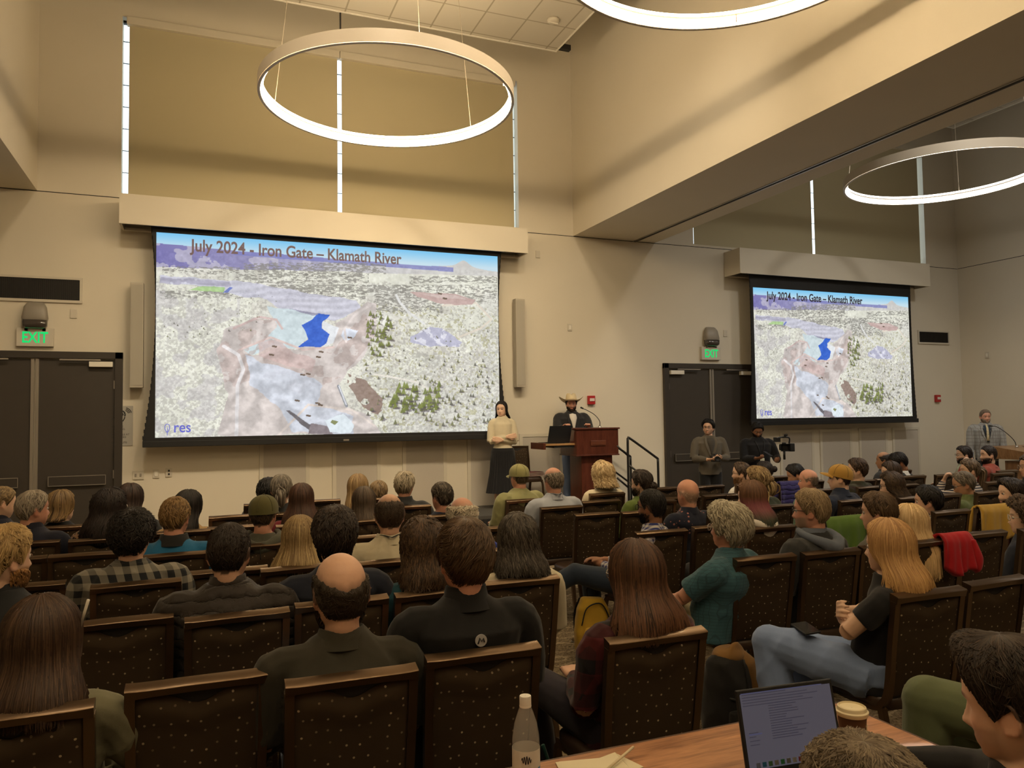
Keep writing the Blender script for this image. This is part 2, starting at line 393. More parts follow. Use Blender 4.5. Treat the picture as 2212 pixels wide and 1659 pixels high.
pendant(4.0, -2.2, M_re, 'added unseen ring pendant lighting the back of the hall')  # another unseen ring, added as light from behind the camera
pendant(10.4, 3.0, M_rf, 'added unseen ring pendant brightening the far bay above the right hand seats')  # unseen extra ring, added to lift the far bay

# ------------------------------------------------------------ wall fittings
M_vent = plain('vent_mesh', (.018, .015, .012), .6); M_plast = plain('beige_plastic', (.60, .55, .46), .45)
M_grey = plain('grey_plastic', (.27, .24, .20), .45); M_red = plain('alarm_red', (.42, .02, .02), .35)
M_green = plain('exit_green', (.0, .5, .1), .4, emit=(.0, .62, .17, .8))
def vent(x0, x1, z0, z1, lab):
    t = thing('air_vent', lab, 'air vent', ((x0+x1)/2, YW, 0), 0); h = (x1-x0)/2
    mk('backing', bx(-h, h, -.01, 0, z0, z1), M_dark, t, False)
    n = int((x1-x0)/.022)
    mk('louvres', join(*[bx(-h+i*.022, -h+i*.022+.007, -.02, -.008, z0, z1) for i in range(n)]), M_vent, t, False)
    mk('frame', join(bx(-h-.03, h+.03, -.025, 0, z1, z1+.03), bx(-h-.03, h+.03, -.025, 0, z0-.035, z0), bx(-h-.03, -h, -.025, 0, z0, z1), bx(h, h+.03, -.025, 0, z0, z1)), M_plast, t, False)
vent(-3.2, -1.50, 3.375, 3.65, 'long dark louvred wall vent above the left door')
vent(13.9, 14.75, 3.20, 3.42, 'dark wall vent just right of the smaller screen')
def emlight(x, z, lab):
    t = thing('emergency_light', lab, 'emergency light', (x, YW, z-.085), 0); t.scale = (1, 1, .78)
    mk('housing', loft([(0, -.07, -.02, .145, .07), (0, -.075, .02, .15, .075), (0, -.06, .20, .13, .06), (0, -.04, .27, .10, .04), (0, -.03, .29, .08, .025)], 20, 3.5), M_grey, t, True, auto=.8)
    mk('lamp_window', loft([(0, -.07, -.16, .11, .05), (0, -.08, -.12, .14, .075), (0, -.08, -.02, .145, .08)], 20, 3.5), plain('dark_lens', (.06, .05, .045), .1, coat=.5), t, True)
    for s in (-1, 1): mk('lamp_head', ell((s*.065, -.12, -.075), (.045, .035, .035)), M_alu, t)
    mk('indicator', ell((-.03, -.15, -.035), (.010, .008, .008)), plain('indicator_green', (.1, .8, .1), .4, emit=(.2, 1, .1, 1.5)), t)
    mk('bracket', join(bx(-.12, -.08, -.06, -.0, -.2, -.15), bx(.08, .12, -.06, 0, -.2, -.15)), M_grey, t, False)
emlight(-2.0, 3.19, 'grey emergency light unit above the exit sign of the left door')
emlight(8.62, 3.20, 'grey emergency light unit above the exit sign of the far door')
def exitsign(x, z, lab):
    t = thing('exit_sign', lab, 'exit sign', (x, YW, z), 0)
    mk('sign_box', bx(-.21, .21, -.06, 0, -.12, .12, .006), M_plast, t, False)
    text('EXIT', .20, (-.15, -.062, -.07), (PI/2, 0, 0), M_green, t, sx=.72, off=.004, name='lettering')
exitsign(-2.0, 2.87, 'green lettered exit sign over the left double door')
exitsign(8.62, 2.86, 'green lettered exit sign over the far double door')
def column(x, z0, z1, lab):
    t = thing('column_speaker', lab, 'loudspeaker', (x, YW, 0), rz=0)
    mk('cabinet', bx(-.08, .08, -.19, -.06, z0, z1, .006), plain('speaker_paint', (.46, .42, .35), .6), t, False)
    mk('grille', bx(-.07, .07, -.195, -.188, z0+.03, z1-.03), plain('speaker_cloth', (.40, .37, .31), .9, bump=.3, bscale=500), t, False)
    mk('bracket', bx(-.02, .02, -.07, 0, z0+.4, z0+.6), M_plast, t, False)
column(-.80, 2.21, 3.63, 'slim beige column loudspeaker left of the large screen')
column(4.80, 2.23, 3.67, 'slim beige column loudspeaker right of the large screen')
def plate(x, z, w, h, lab, kind=0, y=YW, cat='wall plate', nm='wall_plate', rz=0):
    t = thing(nm, lab, cat, (x, y, z), rz)
    mk('cover', bx(-w/2, w/2, -.014, 0, -h/2, h/2, .003), M_plast, t, False)
    if kind == 1: mk('slot', join(*[bx(-.012, .012, -.018, -.012, z_, z_+.025) for z_ in (-.035, .012)]), M_dark, t, False)
    if kind == 2:
        for s in (-1, 1): mk('toggle', bx(s*.03-.012, s*.03+.012, -.024, -.012, -.02, .02, .003), M_grey, t, False)
    if kind == 3: mk('rocker', bx(-.02, .02, -.02, -.012, -.035, .035, .003), M_white, t, False)
plate(-.78, 1.03, .14, .12, 'double wall plate with two dark connectors under the hearing loop sign', 2)
plate(-.56, 1.04, .08, .12, 'single light switch plate between two wall plates near the left door', 3)
plate(-.40, 1.05, .08, .12, 'outlet plate with dark slots, rightmost of three near the left door', 1)
plate(-1.57, 3.20, .08, .12, 'blank plate beside the left emergency light', 0)
plate(5.21, 4.46, .08, .12, 'small blank plate at the upper right end of the large screen valance', 0)
plate(5.78, 3.25, .08, .12, 'small thermostat plate high on the wall between the screens', 3, nm='thermostat')
plate(8.98, 3.24, .08, .12, 'small plate right of the far emergency light', 0)
plate(15.13, 2.90, .09, .13, 'small plate alone on the right hand wall', 3, y=11.0, rz=-PI/2)
def alarm(x, z, lab):
    t = thing('fire_alarm', lab, 'fire alarm', (x, YW, z), 0)
    mk('alarm_body', bx(-.065, .065, -.06, 0, -.075, .075, .01), M_red, t, False)
    mk('pull_handle', join(bx(-.045, .045, -.072, -.058, -.02, .03, .004)), plain('alarm_white', (.7, .6, .55), .4), t, False)
alarm(5.98+.17, 2.02, 'red fire alarm pull station on the wall beside the speaker in the hat')
alarm(14.35, 2.02, 'red fire alarm pull station on the wall below the far vent')
def earsign():
    t = thing('hearing_loop_sign', 'grey sign with a listening ear symbol beside the left door', 'sign', (-.995, YW, 1.70), 0)
    mk('plate', bx(-.145, .145, -.01, 0, -.27, .27, .003), plain('sign_grey', (.42, .40, .36), .4), t, False)
    ink = plain('sign_ink', (.03, .03, .035), .6)
    a = np.linspace(-.4, PI+.3, 18)
    ear = tube(np.c_[.05*np.cos(a), np.full(18, -.012), .15+.055*np.sin(a)], .008, 6)
    e2 = tube(smoothpath([(.048, -.012, .12), (.035, -.012, .085), (.01, -.012, .05), (-.005, -.012, .045)]), .007, 6)
    e3 = tube(np.c_[.026*np.cos(a), np.full(18, -.012), .15+.026*np.sin(a)], .006, 6)
    arcs = [tube([(.04+r*math.cos(q), -.012, .16+r*math.sin(q)) for q in np.linspace(.2, 1.3, 8)], .005, 6) for r in (.05, .068, .086)]
    dots = [ell((-.10+i*.02, -.012, .10+i*.012), (.006, .003, .006)) for i in range(4)]
    mk('ear_symbol', join(ear, e2, e3, *arcs, *dots), ink, t)
    for i, s in enumerate(('ASSISTIVE', 'LISTENING', 'SYSTEM', 'AVAILABLE AT', 'ROOM 1003', '', 'EXIT ROUTE')):
        if s: text(s, .034, (-.115, -.0115, -.02-i*.036), (PI/2, 0, 0), ink, t, extrude=.0008)
earsign()
# sprinkler heads and sensor on the ceiling cloud
for x, y, l in ((4.05, 9.2, 'small sprinkler head on the tiled ceiling near the blinds'),):
    t = thing('sprinkler_head', l, 'sprinkler', (x, y, 7.38))
    mk('pendent', join(lathe([(.001, -.03), (.02, -.03), (.02, -.025), (.006, -.02), (.006, 0)], 12), lathe([(.045, -.004), (.045, 0)], 16, cap=True)), M_grey, t)
t = thing('ceiling_sensor', 'flat round smoke sensor near the corner of the tiled ceiling', 'smoke detector', (4.62, 9.62, 7.38))
mk('sensor_body', lathe([(.001, -.045), (.07, -.045), (.085, -.03), (.09, 0), (.001, 0)], 24), M_plast, t); mk('sensor_vane', box((0, 0, -.05), (.15, .01, .012)), M_white, t, False)
# ------------------------------------------------------------ projection screens
def picture(nx, ny):
    """aerial view of a drained reservoir, painted per vertex; s left to right, t top to bottom"""
    s, t = np.meshgrid(np.linspace(0, 1, nx), np.linspace(0, 1, ny)); X = 90+s*1905; Y = 100+(1-s)*0+s*130+t*(1150-s*160)
    def vn(fx, fy, seed):
        r = np.random.RandomState(seed); g = r.rand(int(fy)+3, int(fx)+3); x = s*fx; y = t*fy; i = x.astype(int); j = y.astype(int)
        a = x-i; b = y-j; a = a*a*(3-2*a); b = b*b*(3-2*b)
        return (g[j, i]*(1-a)+g[j, i+1]*a)*(1-b)+(g[j+1, i]*(1-a)+g[j+1, i+1]*a)*b
    def fb(f, seed, asp=1.0): return sum(vn(f*2**k, f*asp*2**k*.6, seed+k)/2**k for k in range(4))/1.875
    def poly(P, soft=0, wob=0):
        P = np.array(P, float); x = X+wob*(fb(22, 5)-.5)*3.2; y = Y+wob*(fb(22, 9)-.5)*3.2; ins = np.zeros(X.shape, bool)
        for k in range(len(P)):
            a, b = P[k], P[k-1]; c = ((a[1] > y) != (b[1] > y)) & (x < (b[0]-a[0])*(y-a[1])/(b[1]-a[1]+1e-9)+a[0]); ins ^= c
        return ins
    def road(P, w):
        m = np.full(X.shape, 1e9)
        for a, b in zip(P[:-1], P[1:]):
            a = np.array(a, float); b = np.array(b, float); d = b-a; k = np.clip(((X-a[0])*d[0]+(Y-a[1])*d[1])/(d@d), 0, 1)
            m = np.minimum(m, np.hypot(X-a[0]-k*d[0], Y-a[1]-k*d[1]))
        return m < w
    col = np.zeros((ny, nx, 3))
    def put(m, c, k=1.0):
        m = (np.asarray(m, float)*k)[..., None]; col[:] = col*(1-m)+np.array(c, float)*m
    n1 = fb(6, 1); n2 = fb(30, 2); n3 = fb(120, 3); fine = fb(190, 4)
    col[:] = (226, 226, 212)
    put(n1 > .55, (212, 210, 204), .5); put(n2 > .60, (204, 200, 190), .5); put(n3 > .55, (236, 236, 226), .45)
    # sagebrush and trees, denser on the left and lower right flanks
    dens = np.clip(.25+.5*(X < 430)*(Y > 430)+.45*((X > 1150)&(Y > 640)), 0, .8)
    put((fine > .64-.20*dens)&(t > .18), (160, 156, 150), .42); put((n3 > .64)&(X > 1150)&(t > .3), (168, 164, 124), .6)
    put(((X < 500)&(Y > 430)&(n2 > .5)), (190, 186, 192), .4)
    col *= (.93+.14*fb(9, 71, 2.2))[..., None]; col *= (.95+.10*fb(34, 73, 1.5))[..., None]
    # distance: purple ranges, haze, sky
    hz = .055+.035*s+.018*(fb(5, 31, .2)-.5)*(1-s)
    pk = .030*np.exp(-((s-.885)/.022)**2)+.018*np.exp(-((s-.88)/.07)**2)+.012*np.exp(-((s-.31)/.02)**2)
    far = (t > hz-pk)&(t < .16-.05*s+.02*n1)
    put(far, (122, 118, 176), np.clip(1.0-1.1*s, .12, 1)); put(far&(n2 > .55)&(s < .5), (196, 192, 206), .7); put(far&(s > .45), (204, 202, 198), .55)
    put((t > hz-.004)&(t < hz+.022)&(s > .2)&(s < .85), (120, 125, 190), .75)
    g = np.clip(t/.07, 0, 1)
    for k in range(3): col[..., k] = np.where(t < hz-pk, (120, 195, 238)[k]*(1-g)+(196, 222, 236)[k]*g, col[..., k])
    # forested ridges
    for (x0, x1, y0, y1, th) in ((520, 1300, 270, 330, .45), (480, 1200, 330, 385, .5), (640, 1420, 390, 440, .42), (700, 1180, 440, 470, .5), (1440, 1990, 345, 385, .47), (1380, 1990, 395, 440, .5), (1230, 1640, 440, 545, .47), (110, 620, 430, 470, .5), (1700, 1980, 440, 500, .5), (120, 500, 290, 330, .5)):
        m = (X > x0)&(X < x1)&(Y > y0+20*(n1-.5))&(Y < y1+30*(n2-.5)); put(m&(fb(120, 12, 3.0) > th+.02), (132, 130, 124), .7)
    r = np.random.RandomState(5)
    def tree(x, y, h, c):
        m = (abs(X-x) < h*.38*(1-(y-Y)/h))&(Y < y)&(Y > y-h); put(m, c, .9); put((abs(X-x-h*.3) < h*.4)&(abs(Y-y) < h*.13), (88, 80, 92), .5)
    # mudflats of the drained lake
    put(poly([(105, 345), (480, 370), (640, 400), (1120, 480), (1160, 530), (1000, 600), (760, 560), (640, 480), (430, 430), (205, 390), (105, 385)], wob=10), (205, 205, 222), .85)
    put(poly([(105, 355), (500, 375), (460, 400), (105, 390)], wob=8)&(n2 > .4), (168, 165, 185), .7)
    put(poly([(300, 405), (430, 405), (420, 435), (240, 430)], wob=6), (170, 205, 140), .9)
    put(poly([(415, 440), (450, 405), (465, 410), (440, 438)]), (120, 135, 200))
    put(poly([(640, 520), (760, 530), (900, 570), (860, 700), (800, 745), (640, 745), (560, 800), (500, 760), (640, 690), (700, 620)], wob=12), (205, 220, 225), .95)
    # bare earth of the dam site
    put(poly([(560, 575), (690, 590), (700, 620), (640, 690), (500, 760), (560, 800), (700, 745), (800, 750), (1000, 740), (1010, 620), (1180, 500), (1230, 510), (1240, 690), (1170, 800), (1080, 880), (1030, 960), (1070, 1080), (1200, 1130), (1270, 1240), (390, 1240), (440, 1000), (400, 860), (380, 770), (430, 650)], wob=14), (213, 203, 199), .95)
    put((poly([(560, 575), (690, 590), (430, 660), (380, 770), (440, 1000), (600, 900), (800, 1000), (1010, 940), (1240, 690), (1170, 560), (1000, 780), (700, 760)], wob=16))&(n2 > .48), (186, 166, 160), .5)
    put(poly([(590, 700), (700, 720), (900, 830), (880, 890), (700, 830), (600, 790)], wob=14), (208, 182, 178), .7)
    put(poly([(520, 800), (760, 870), (940, 960), (900, 1060), (1100, 1130), (1100, 1230), (780, 1230), (700, 1080), (560, 960)], wob=18), (208, 216, 230), .8)
    put(poly([(1060, 640), (1140, 655), (1120, 690), (1070, 715), (1040, 680)], wob=6), (222, 228, 240)); put(poly([(935, 600), (1030, 640), (1000, 720), (950, 740)], wob=6), (226, 230, 235), .9)
    put(poly([(905, 558), (978, 562), (965, 580), (935, 605), (935, 640), (978, 675), (960, 722), (925, 747), (800, 745), (860, 705), (850, 660), (825, 622), (880, 590)], wob=5), (58, 104, 205))
    put(poly([(760, 530), (880, 570), (910, 565), (905, 558), (800, 535)], wob=6), (150, 148, 172), .8)
    for P, w_, c in (([(485, 1240), (490, 960), (520, 870), (495, 790), (420, 740)], 9, (226, 222, 222)), ([(1360, 450), (1380, 490), (1430, 545), (1525, 612)], 7, (226, 226, 224)), ([(1070, 715), (1060, 640), (1120, 560), (1220, 500)], 6, (226, 216, 212)), ([(1230, 900), (1330, 915), (1480, 945), (1590, 1010)], 5, (232, 226, 215)), ([(700, 1240), (860, 1070), (1100, 1100), (1230, 1190)], 6, (226, 214, 206)), ([(1640, 510), (1850, 495), (1900, 540), (1950, 590), (1880, 640), (1740, 690)], 6, (225, 215, 200)), ([(1300, 570), (1280, 610), (1310, 640)], 6, (236, 236, 228)), ([(470, 640), (600, 575), (690, 590), (720, 640)], 6, (214, 190, 186)), ([(500, 760), (660, 690), (830, 760), (1000, 745)], 6, (218, 196, 190))): put(road(P, w_), c, .95)
    earth = poly([(560, 575), (690, 590), (700, 620), (640, 690), (500, 760), (560, 800), (700, 745), (800, 750), (1000, 740), (1010, 620), (1180, 500), (1230, 510), (1240, 690), (1170, 800), (1080, 880), (1030, 960), (1070, 1080), (1200, 1130), (1270, 1240), (390, 1240), (440, 1000), (400, 860), (380, 770), (430, 650)], wob=14)
    stk = np.sin((Y*.035+X*.012+n1*26+n2*5))*.5+.5; col[:] = np.where(earth[..., None], col*(.90+.15*stk[..., None]*(.5+n2[..., None])), col)
    flat = poly([(105, 345), (480, 370), (640, 400), (1120, 480), (1160, 530), (1000, 600), (760, 560), (640, 480), (430, 430), (105, 385)], wob=10); st2 = np.sin(Y*.16+X*.01+n1*14)*.5+.5
    col[:] = np.where(flat[..., None], col*(.93+.09*st2[..., None]), col)
    put(poly([(1440, 430), (1700, 440), (1850, 475), (1830, 500), (1730, 512), (1600, 490), (1480, 455)], wob=6), (196, 170, 165)); put(poly([(1500, 440), (1700, 448), (1810, 475), (1650, 470)], wob=5), (208, 188, 182))
    put(poly([(1440, 690), (1560, 630), (1640, 640), (1760, 715), (1740, 745), (1540, 745), (1440, 720)], wob=8), (186, 186, 206)); put(poly([(1440, 690), (1560, 630), (1640, 640), (1760, 715), (1740, 745), (1540, 745)], wob=8)&(fb(60, 44) > .52), (226, 226, 236), .9)
    put(poly([(1080, 890), (1180, 930), (1300, 1060), (1250, 1130), (1160, 1080), (1080, 960)], wob=10)&(n2 > .42), (140, 118, 108), .85)
    put(poly([(740, 1100), (760, 1100), (860, 1180), (1000, 1225), (880, 1225), (820, 1180)], wob=3), (112, 108, 112)); put(poly([(870, 1180), (960, 1185), (1000, 1235), (860, 1235)], wob=6), (140, 130, 134))
    put(poly([(950, 1150), (1060, 1125), (1110, 1180), (1090, 1225), (980, 1220)], wob=12), (224, 234, 240)); put(poly([(990, 1155), (1025, 1165), (1005, 1185), (980, 1170)]), (134, 140, 96))
    put(road([(1025, 965), (1070, 1078)], 8), (150, 152, 160)); put(road([(1028, 965), (1068, 1070)], 3.5), (225, 228, 235))
    for i in range(260):
        x = r.uniform(1180, 1980) if i % 4 else r.uniform(110, 700); y = r.uniform(540, 1200) if x > 1000 else r.uniform(430, 700)
        tree(x, y, (y-300)*r.uniform(.018, .04), (118, 120, 84) if r.rand() < .6 else (104, 104, 92))
    for i in range(70): tree(r.uniform(1320, 1620), r.uniform(970, 1120), r.uniform(26, 46), (130, 140, 76) if r.rand() < .6 else (112, 122, 66))
    for i in range(60): tree(r.uniform(1190, 1330), r.uniform(560, 800), r.uniform(18, 34), (118, 126, 70))
    for x, y in ((680, 740), (665, 787), (930, 770), (915, 800), (860, 895), (830, 900), (910, 1060), (925, 1070), (800, 1045), (860, 1130), (1090, 690), (1655, 468), (1625, 440)): put(road([(x-9, y), (x+9, y+3)], 5), (112, 96, 84))
    col += (fb(110, 61)[..., None]-.5)*34*(t > .09)[..., None]
    col = np.clip(col, 0, 255)/255.
    return np.where(col <= .04045, col/12.92, ((col+.055)/1.055)**2.4)
def mat_picture():
    t = NT('projected_picture'); a = t.n('VertexColor', layer_name='col'); t.b.inputs['Base Color'].default_value = (.02, .02, .02, 1)
    t.b.inputs['Specular IOR Level'].default_value = .1; t.b.inputs['Roughness'].default_value = .9
    t.l(a.outputs[0], t.b.inputs['Emission Color']); t.b.inputs['Emission Strength'].default_value = 1.0
    return t.m
M_pic = mat_picture(); M_blk = plain('screen_black', (.008, .008, .009), .7)
M_ink = plain('slide_title', (.02, .02, .02), .8, emit=(*srgb(112, 88, 86), 1)); M_ink2 = plain('slide_title_dark', (.02, .02, .02), .8, emit=(*srgb(44, 40, 48), 1)); M_res = plain('logo_violet', (.02, .02, .02), .8, emit=(*srgb(100, 104, 200), 1))
def screen(lab, x0, x1, z0, z1, nx, ny, y, ztop, curve, bar, ink, tt):
    t = thing('projection_screen', lab, 'projection screen', ((x0+x1)/2, y, 0), 0); h = (x1-x0)/2
    s, q = np.meshgrid(np.linspace(-h, h, nx), np.linspace(z1, z0, ny)); V = np.c_[s.ravel(), np.full(s.size, -.004), q.ravel()]
    mk('picture_surface', (V, gridf(ny, nx, False, True)), M_pic, t, True, picture(nx, ny).reshape(-1, 3))
    # black surround with inward curved tensioned sides
    k = 17; R = []
    for z in np.linspace(z0-.05, ztop, k):
        u = (z-(z0-.05))/(ztop-z0+.05); wv = curve*(1-4*(u-.55)**2); L = bar+.04*(1-u)
        R.append(np.array([(-h-L+wv-.03, 0, z), (h+L-wv+.03, 0, z), (h+L-wv+.03, .006, z), (-h-L+wv-.03, .006, z)]))
    mk('black_surround', rings(R), M_blk, t, False)
    tabs = []
    for i in range(34):
        u = i/33; z = z0+u*(ztop-z0); wv = curve*(1-4*(u-.55)**2); L = bar+.04*(1-u)
        for sg in (-1, 1): tabs.append(box((sg*(h+L-wv+.026), .003, z), (.012, .006, .05), 0))
    mk('tension_tabs', join(*tabs), M_blk, t, False)
    mk('bottom_bar', join(bx(-h-bar-.09, h+bar+.09, -.03, .03, z0-.125, z0-.045, .008)), M_blk, t, False)
    mk('roller', tube([(-h-bar-.1, .05, ztop+.03), (h+bar+.1, .05, ztop+.03)], .05, 12), M_blk, t)
    if curve > .05: mk('badge', bx(.02, .10, -.034, -.03, z0-.1, z0-.075), M_alu, t, False)
    mk('hanger', join(*[bx(sg*(h+bar)-.03, sg*(h+bar)+.03, .0, .08, ztop, 4.725) for sg in (-1, 1)]), M_grey, t, False)
    W = 2*h; H = z1-z0; cw = W/4.92*2.77/H
    text('July 2024 - Iron Gate \u2013 Klamath River', tt[3], (tt[0]-(x0+x1)/2, -.008, tt[1]), (PI/2, 0, 0), ink, t, extrude=.001, off=.0045, name='title_lettering', width=tt[2])
    text('res', tt[3]*.86, (-h+.045*W, -.008, z0+.025*H), (PI/2, 0, 0), M_res, t, extrude=.001, off=.0025, width=.042*W, name='logo_lettering')
    a = np.linspace(0, 2*PI, 24); lx, lz = .028*np.sin(a)*(1-.3*np.cos(a)), .055*-np.cos(a)
    mk('logo_leaf', join(tube(np.c_[-h+.03*W+lx*cw, np.full(24, -.008), z0+.045*H+lz], .0045, 5), tube([(-h+.03*W, -.008, z0+.01*H), (-h+.03*W+.004, -.008, z0+.05*H)], .004, 5)), M_res, t)
    return t
screen('large projection screen showing a drained reservoir slide, left of the speaker', -.56, 4.36, 1.535, 4.30, 760, 440, 11.27, 4.40, .10, .06, M_ink, (-.13, 4.075, 2.95, .235))
screen('smaller projection screen showing the slide squeezed, in the far bay', 9.37, 13.25, 1.66, 4.065, 380, 330, 11.27, 4.33, .03, .05, M_ink2, (9.68, 3.865, 2.35, .20))

# ------------------------------------------------------------ furniture materials
M_bronze = plain('bronze_metal', (.135, .086, .050), .30, metal=.85, noise=.08, nscale=6, spec=.5, coat=.1)
def chair_fab():
    t = NT('dotted_chair_fabric'); t.b.inputs['Roughness'].default_value = .8; t.b.inputs['Specular IOR Level'].default_value = .25
    v = t.n('TexVoronoi', voronoi_dimensions='2D', feature='F1', i_Scale=22.0, i_Randomness=.7)
    mp = t.n('Mapping'); mp.inputs['Rotation'].default_value = (PI/2, 0, 0); t.l(t.co(), mp.inputs[0])
    t.l(mp.outputs[0], v.inputs['Vector'])
    sep = t.n('SeparateColor'); t.l(v.outputs['Color'], sep.inputs[0])
    dot = t.math('MULTIPLY', t.math('LESS_THAN', v.outputs['Distance'], .082), t.math('GREATER_THAN', sep.outputs[0], .12))
    n = t.n('TexNoise', i_Scale=7.0, i_Detail=3.0); t.l(t.co(), n.inputs['Vector'])
    base = t.mix(n.outputs[0], (.034, .021, .011), (.056, .036, .019))
    dc = t.mix(sep.outputs[1], (.12, .08, .045), (.50, .40, .25)); t.l(t.mix(dot, base, dc), t.b.inputs['Base Color'])
    n2 = t.n('TexNoise', i_Scale=700.0); t.l(t.co(), n2.inputs['Vector']); t.bump(n2.outputs[0], .15, .001)
    return t.m
M_fab = chair_fab(); M_vinyl = plain('brown_vinyl', (.045, .026, .016), .38, bump=.2, bscale=160)
M_wood = None
def wood(name, a, b, scale, axis=(1, 8, 8), rough=.35, coat=.2):
    t = NT(name); t.b.inputs['Roughness'].default_value = rough; t.b.inputs['Coat Weight'].default_value = coat
    n = t.n('TexNoise', i_Scale=scale, i_Detail=6.0, i_Distortion=.8); t.l(t.co(scale=axis), n.inputs['Vector'])
    n2 = t.n('TexNoise', i_Scale=scale*9, i_Detail=3.0); t.l(t.co(scale=(axis[0]*.6, axis[1], axis[2])), n2.inputs['Vector'])
    f = t.math('ADD', t.math('MULTIPLY', n.outputs[0], .7), t.math('MULTIPLY', n2.outputs[0], .3))
    r = t.n('ValToRGB'); r.color_ramp.elements[0].position = .36; r.color_ramp.elements[0].color = (*a, 1); r.color_ramp.elements[1].position = .62; r.color_ramp.elements[1].color = (*b, 1)
    t.l(f, r.inputs[0]); t.l(r.outputs[0], t.b.inputs['Base Color']); return t.m
M_table = wood('reddish_table_laminate', (.24, .10, .042), (.56, .27, .125), 2.6, (1, 7, 7))
M_mahog = wood('mahogany_veneer', (.065, .016, .009), (.11, .03, .017), 3.0, (6, 6, 1), .3, .3)
M_oak = wood('oak_veneer', (.20, .10, .04), (.34, .185, .08), 3.0, (6, 6, 1), .4, .2)

# ------------------------------------------------------------ banquet chair
def chair_meshes():
    P = {}
    def back(z): return -.195-.075*((z-.44)/.49)      # y of the reclined back at height z
    zt = .93
    # top rail with slight crown and mitred corners
    R = []
    for x in np.linspace(-.205, .205, 13):
        u = x/.205; y = back(.915)-.012*(1-u*u); z = .912+.006*(1-u*u)-.004*0
        h = .018+.004*abs(u)**6; d = .021
        R.append(np.array([(x, y-d-.003, z+h-.014), (x, y-d, z+h-.010), (x, y+d, z+h+.001), (x, y+d, z-h), (x, y-d+.006, z-h)]))
    rail = rings(R)
    up = []
    for s in (-1, 1):
        pts = smoothpath([(s*.192, back(.90), .90), (s*.19, back(.7), .70), (s*.185, back(.5), .50), (s*.187, -.175, .435), (s*.19, -.13, .405), (s*.192, 0, .405), (s*.192, .15, .41), (s*.19, .20, .40)], 4)
        up.append(tube(pts, .0145, sq=True, up=(1, 0, 0)))
    cross = [tube([(-.19, -.17, .41), (.19, -.17, .41)], .011, sq=True), tube([(-.19, .2, .40), (.19, .2, .40)], .011, sq=True)]
    P['back_frame'] = (join(rail, *up, *cross), M_bronze, .7)
    # upholstered back, front and rear skins with a scooped top
    nx, nz = 17, 15; F_ = []; B_ = []
    for j in range(nz):
        for i in range(nx):
            u = i/(nx-1)*2-1; q = j/(nz-1); zt_ = .896-.040*math.exp(-(u/.36)**2)
            z = .47+(zt_-.47)*q; x = u*.178; e = (1-u**8)*(1-(2*q-1)**8)
            F_.append((x, back(z)+.008+.022*e, z)); B_.append((x, back(z)-.006-.010*e-.016*e*math.exp(-((q-.90)/.07)**2), z))
    n = nx*nz; V = F_+B_; F = gridf(nz, nx, False, True)+[tuple(k+n for k in q) for q in gridf(nz, nx, False)]
    loop = [i for i in range(nx)]+[j*nx+nx-1 for j in range(1, nz)]+[(nz-1)*nx+i for i in range(nx-2, -1, -1)]+[j*nx for j in range(nz-2, 0, -1)]
    F += [(loop[k], loop[(k+1) % len(loop)], loop[(k+1) % len(loop)]+n, loop[k]+n) for k in range(len(loop))]
    P['backrest'] = ((np.array(V), F), M_fab, .9)
    P['back_panel'] = (rings([np.array([(-.182, back(z)-.002, z), (.182, back(z)-.002, z), (.182, back(z)+.006, z), (-.182, back(z)+.006, z)]) for z in (.46, .68, .902)]), M_dark, None)
    s = loft([(0, .005, .405, .205, .205), (0, .005, .42, .215, .212), (0, .005, .45, .215, .212), (0, .005, .468, .195, .19), (0, .005, .474, .12, .12)], 28, 5)
    P['seat'] = (s, M_vinyl, 1.0)
    for k, (sx, sy) in enumerate(((-1, 1), (1, 1), (-1, -1), (1, -1))):
        if sy > 0: pts = smoothpath([(sx*.192, .10, .405), (sx*.193, .175, .395), (sx*.197, .205, .33), (sx*.205, .225, 0.005)], 4)
        else: pts = [(sx*.188, -.165, .41), (sx*.195, -.22, .20), (sx*.20, -.27, .005)]
        P['leg%d' % k] = (tube(pts, [.015, .013, .011], sq=True, up=(1, 0, 0)), M_bronze, .7)
    return P
_cm = chair_meshes(); _proto = None
def chair(x, y, lab, rz=0, group='dotted brown banquet chairs in rows', z=0):
    """first call builds the chair, later calls copy the thing and each of its parts"""
    global _proto
    if _proto is None:
        t = thing('banquet_chair', lab, 'chair', (x, y, z), rz, group)
        for k, (vf, m, au) in _cm.items():
            mk('leg' if k.startswith('leg') else k, vf, m, t, au is not None, auto=au)
        _proto = t; return t
    r = _proto.copy(); C.objects.link(r); r.location = (x, y, z); r.rotation_euler = (0, 0, rz); r['label'] = lab; r['group'] = group
    for ch in list(_proto.children):
        c = ch.copy(); C.objects.link(c); c.parent = r
    return r
# ------------------------------------------------------------ people
def attr_mat(name, rough, spec=.4, bump=0, bscale=100, aniso=None, sheen=0, fleck=0):
    if name in MATS: return MATS[name]
    t = NT(name); a = t.n('VertexColor', layer_name='col'); c = a.outputs[0]
    if fleck:
        n = t.n('TexNoise', i_Scale=60.0, i_Detail=4.0); t.l(t.co(), n.inputs['Vector'])
        g = t.math('ADD', t.math('MULTIPLY', n.outputs[0], fleck), 1-fleck/2)
        m = t.n('VectorMath', operation='SCALE'); t.l(c, m.inputs[0]); t.l(g, m.inputs['Scale']); c = m.outputs[0]
    t.l(c, t.b.inputs['Base Color']); t.b.inputs['Roughness'].default_value = rough; t.b.inputs['Specular IOR Level'].default_value = spec
    t.b.inputs['Sheen Weight'].default_value = sheen
    if bump:
        n = t.n('TexNoise', i_Scale=bscale, i_Detail=3.0); t.l(t.co(), n.inputs['Vector']); t.bump(n.outputs[0], bump)
    MATS[name] = t.m; return t.m
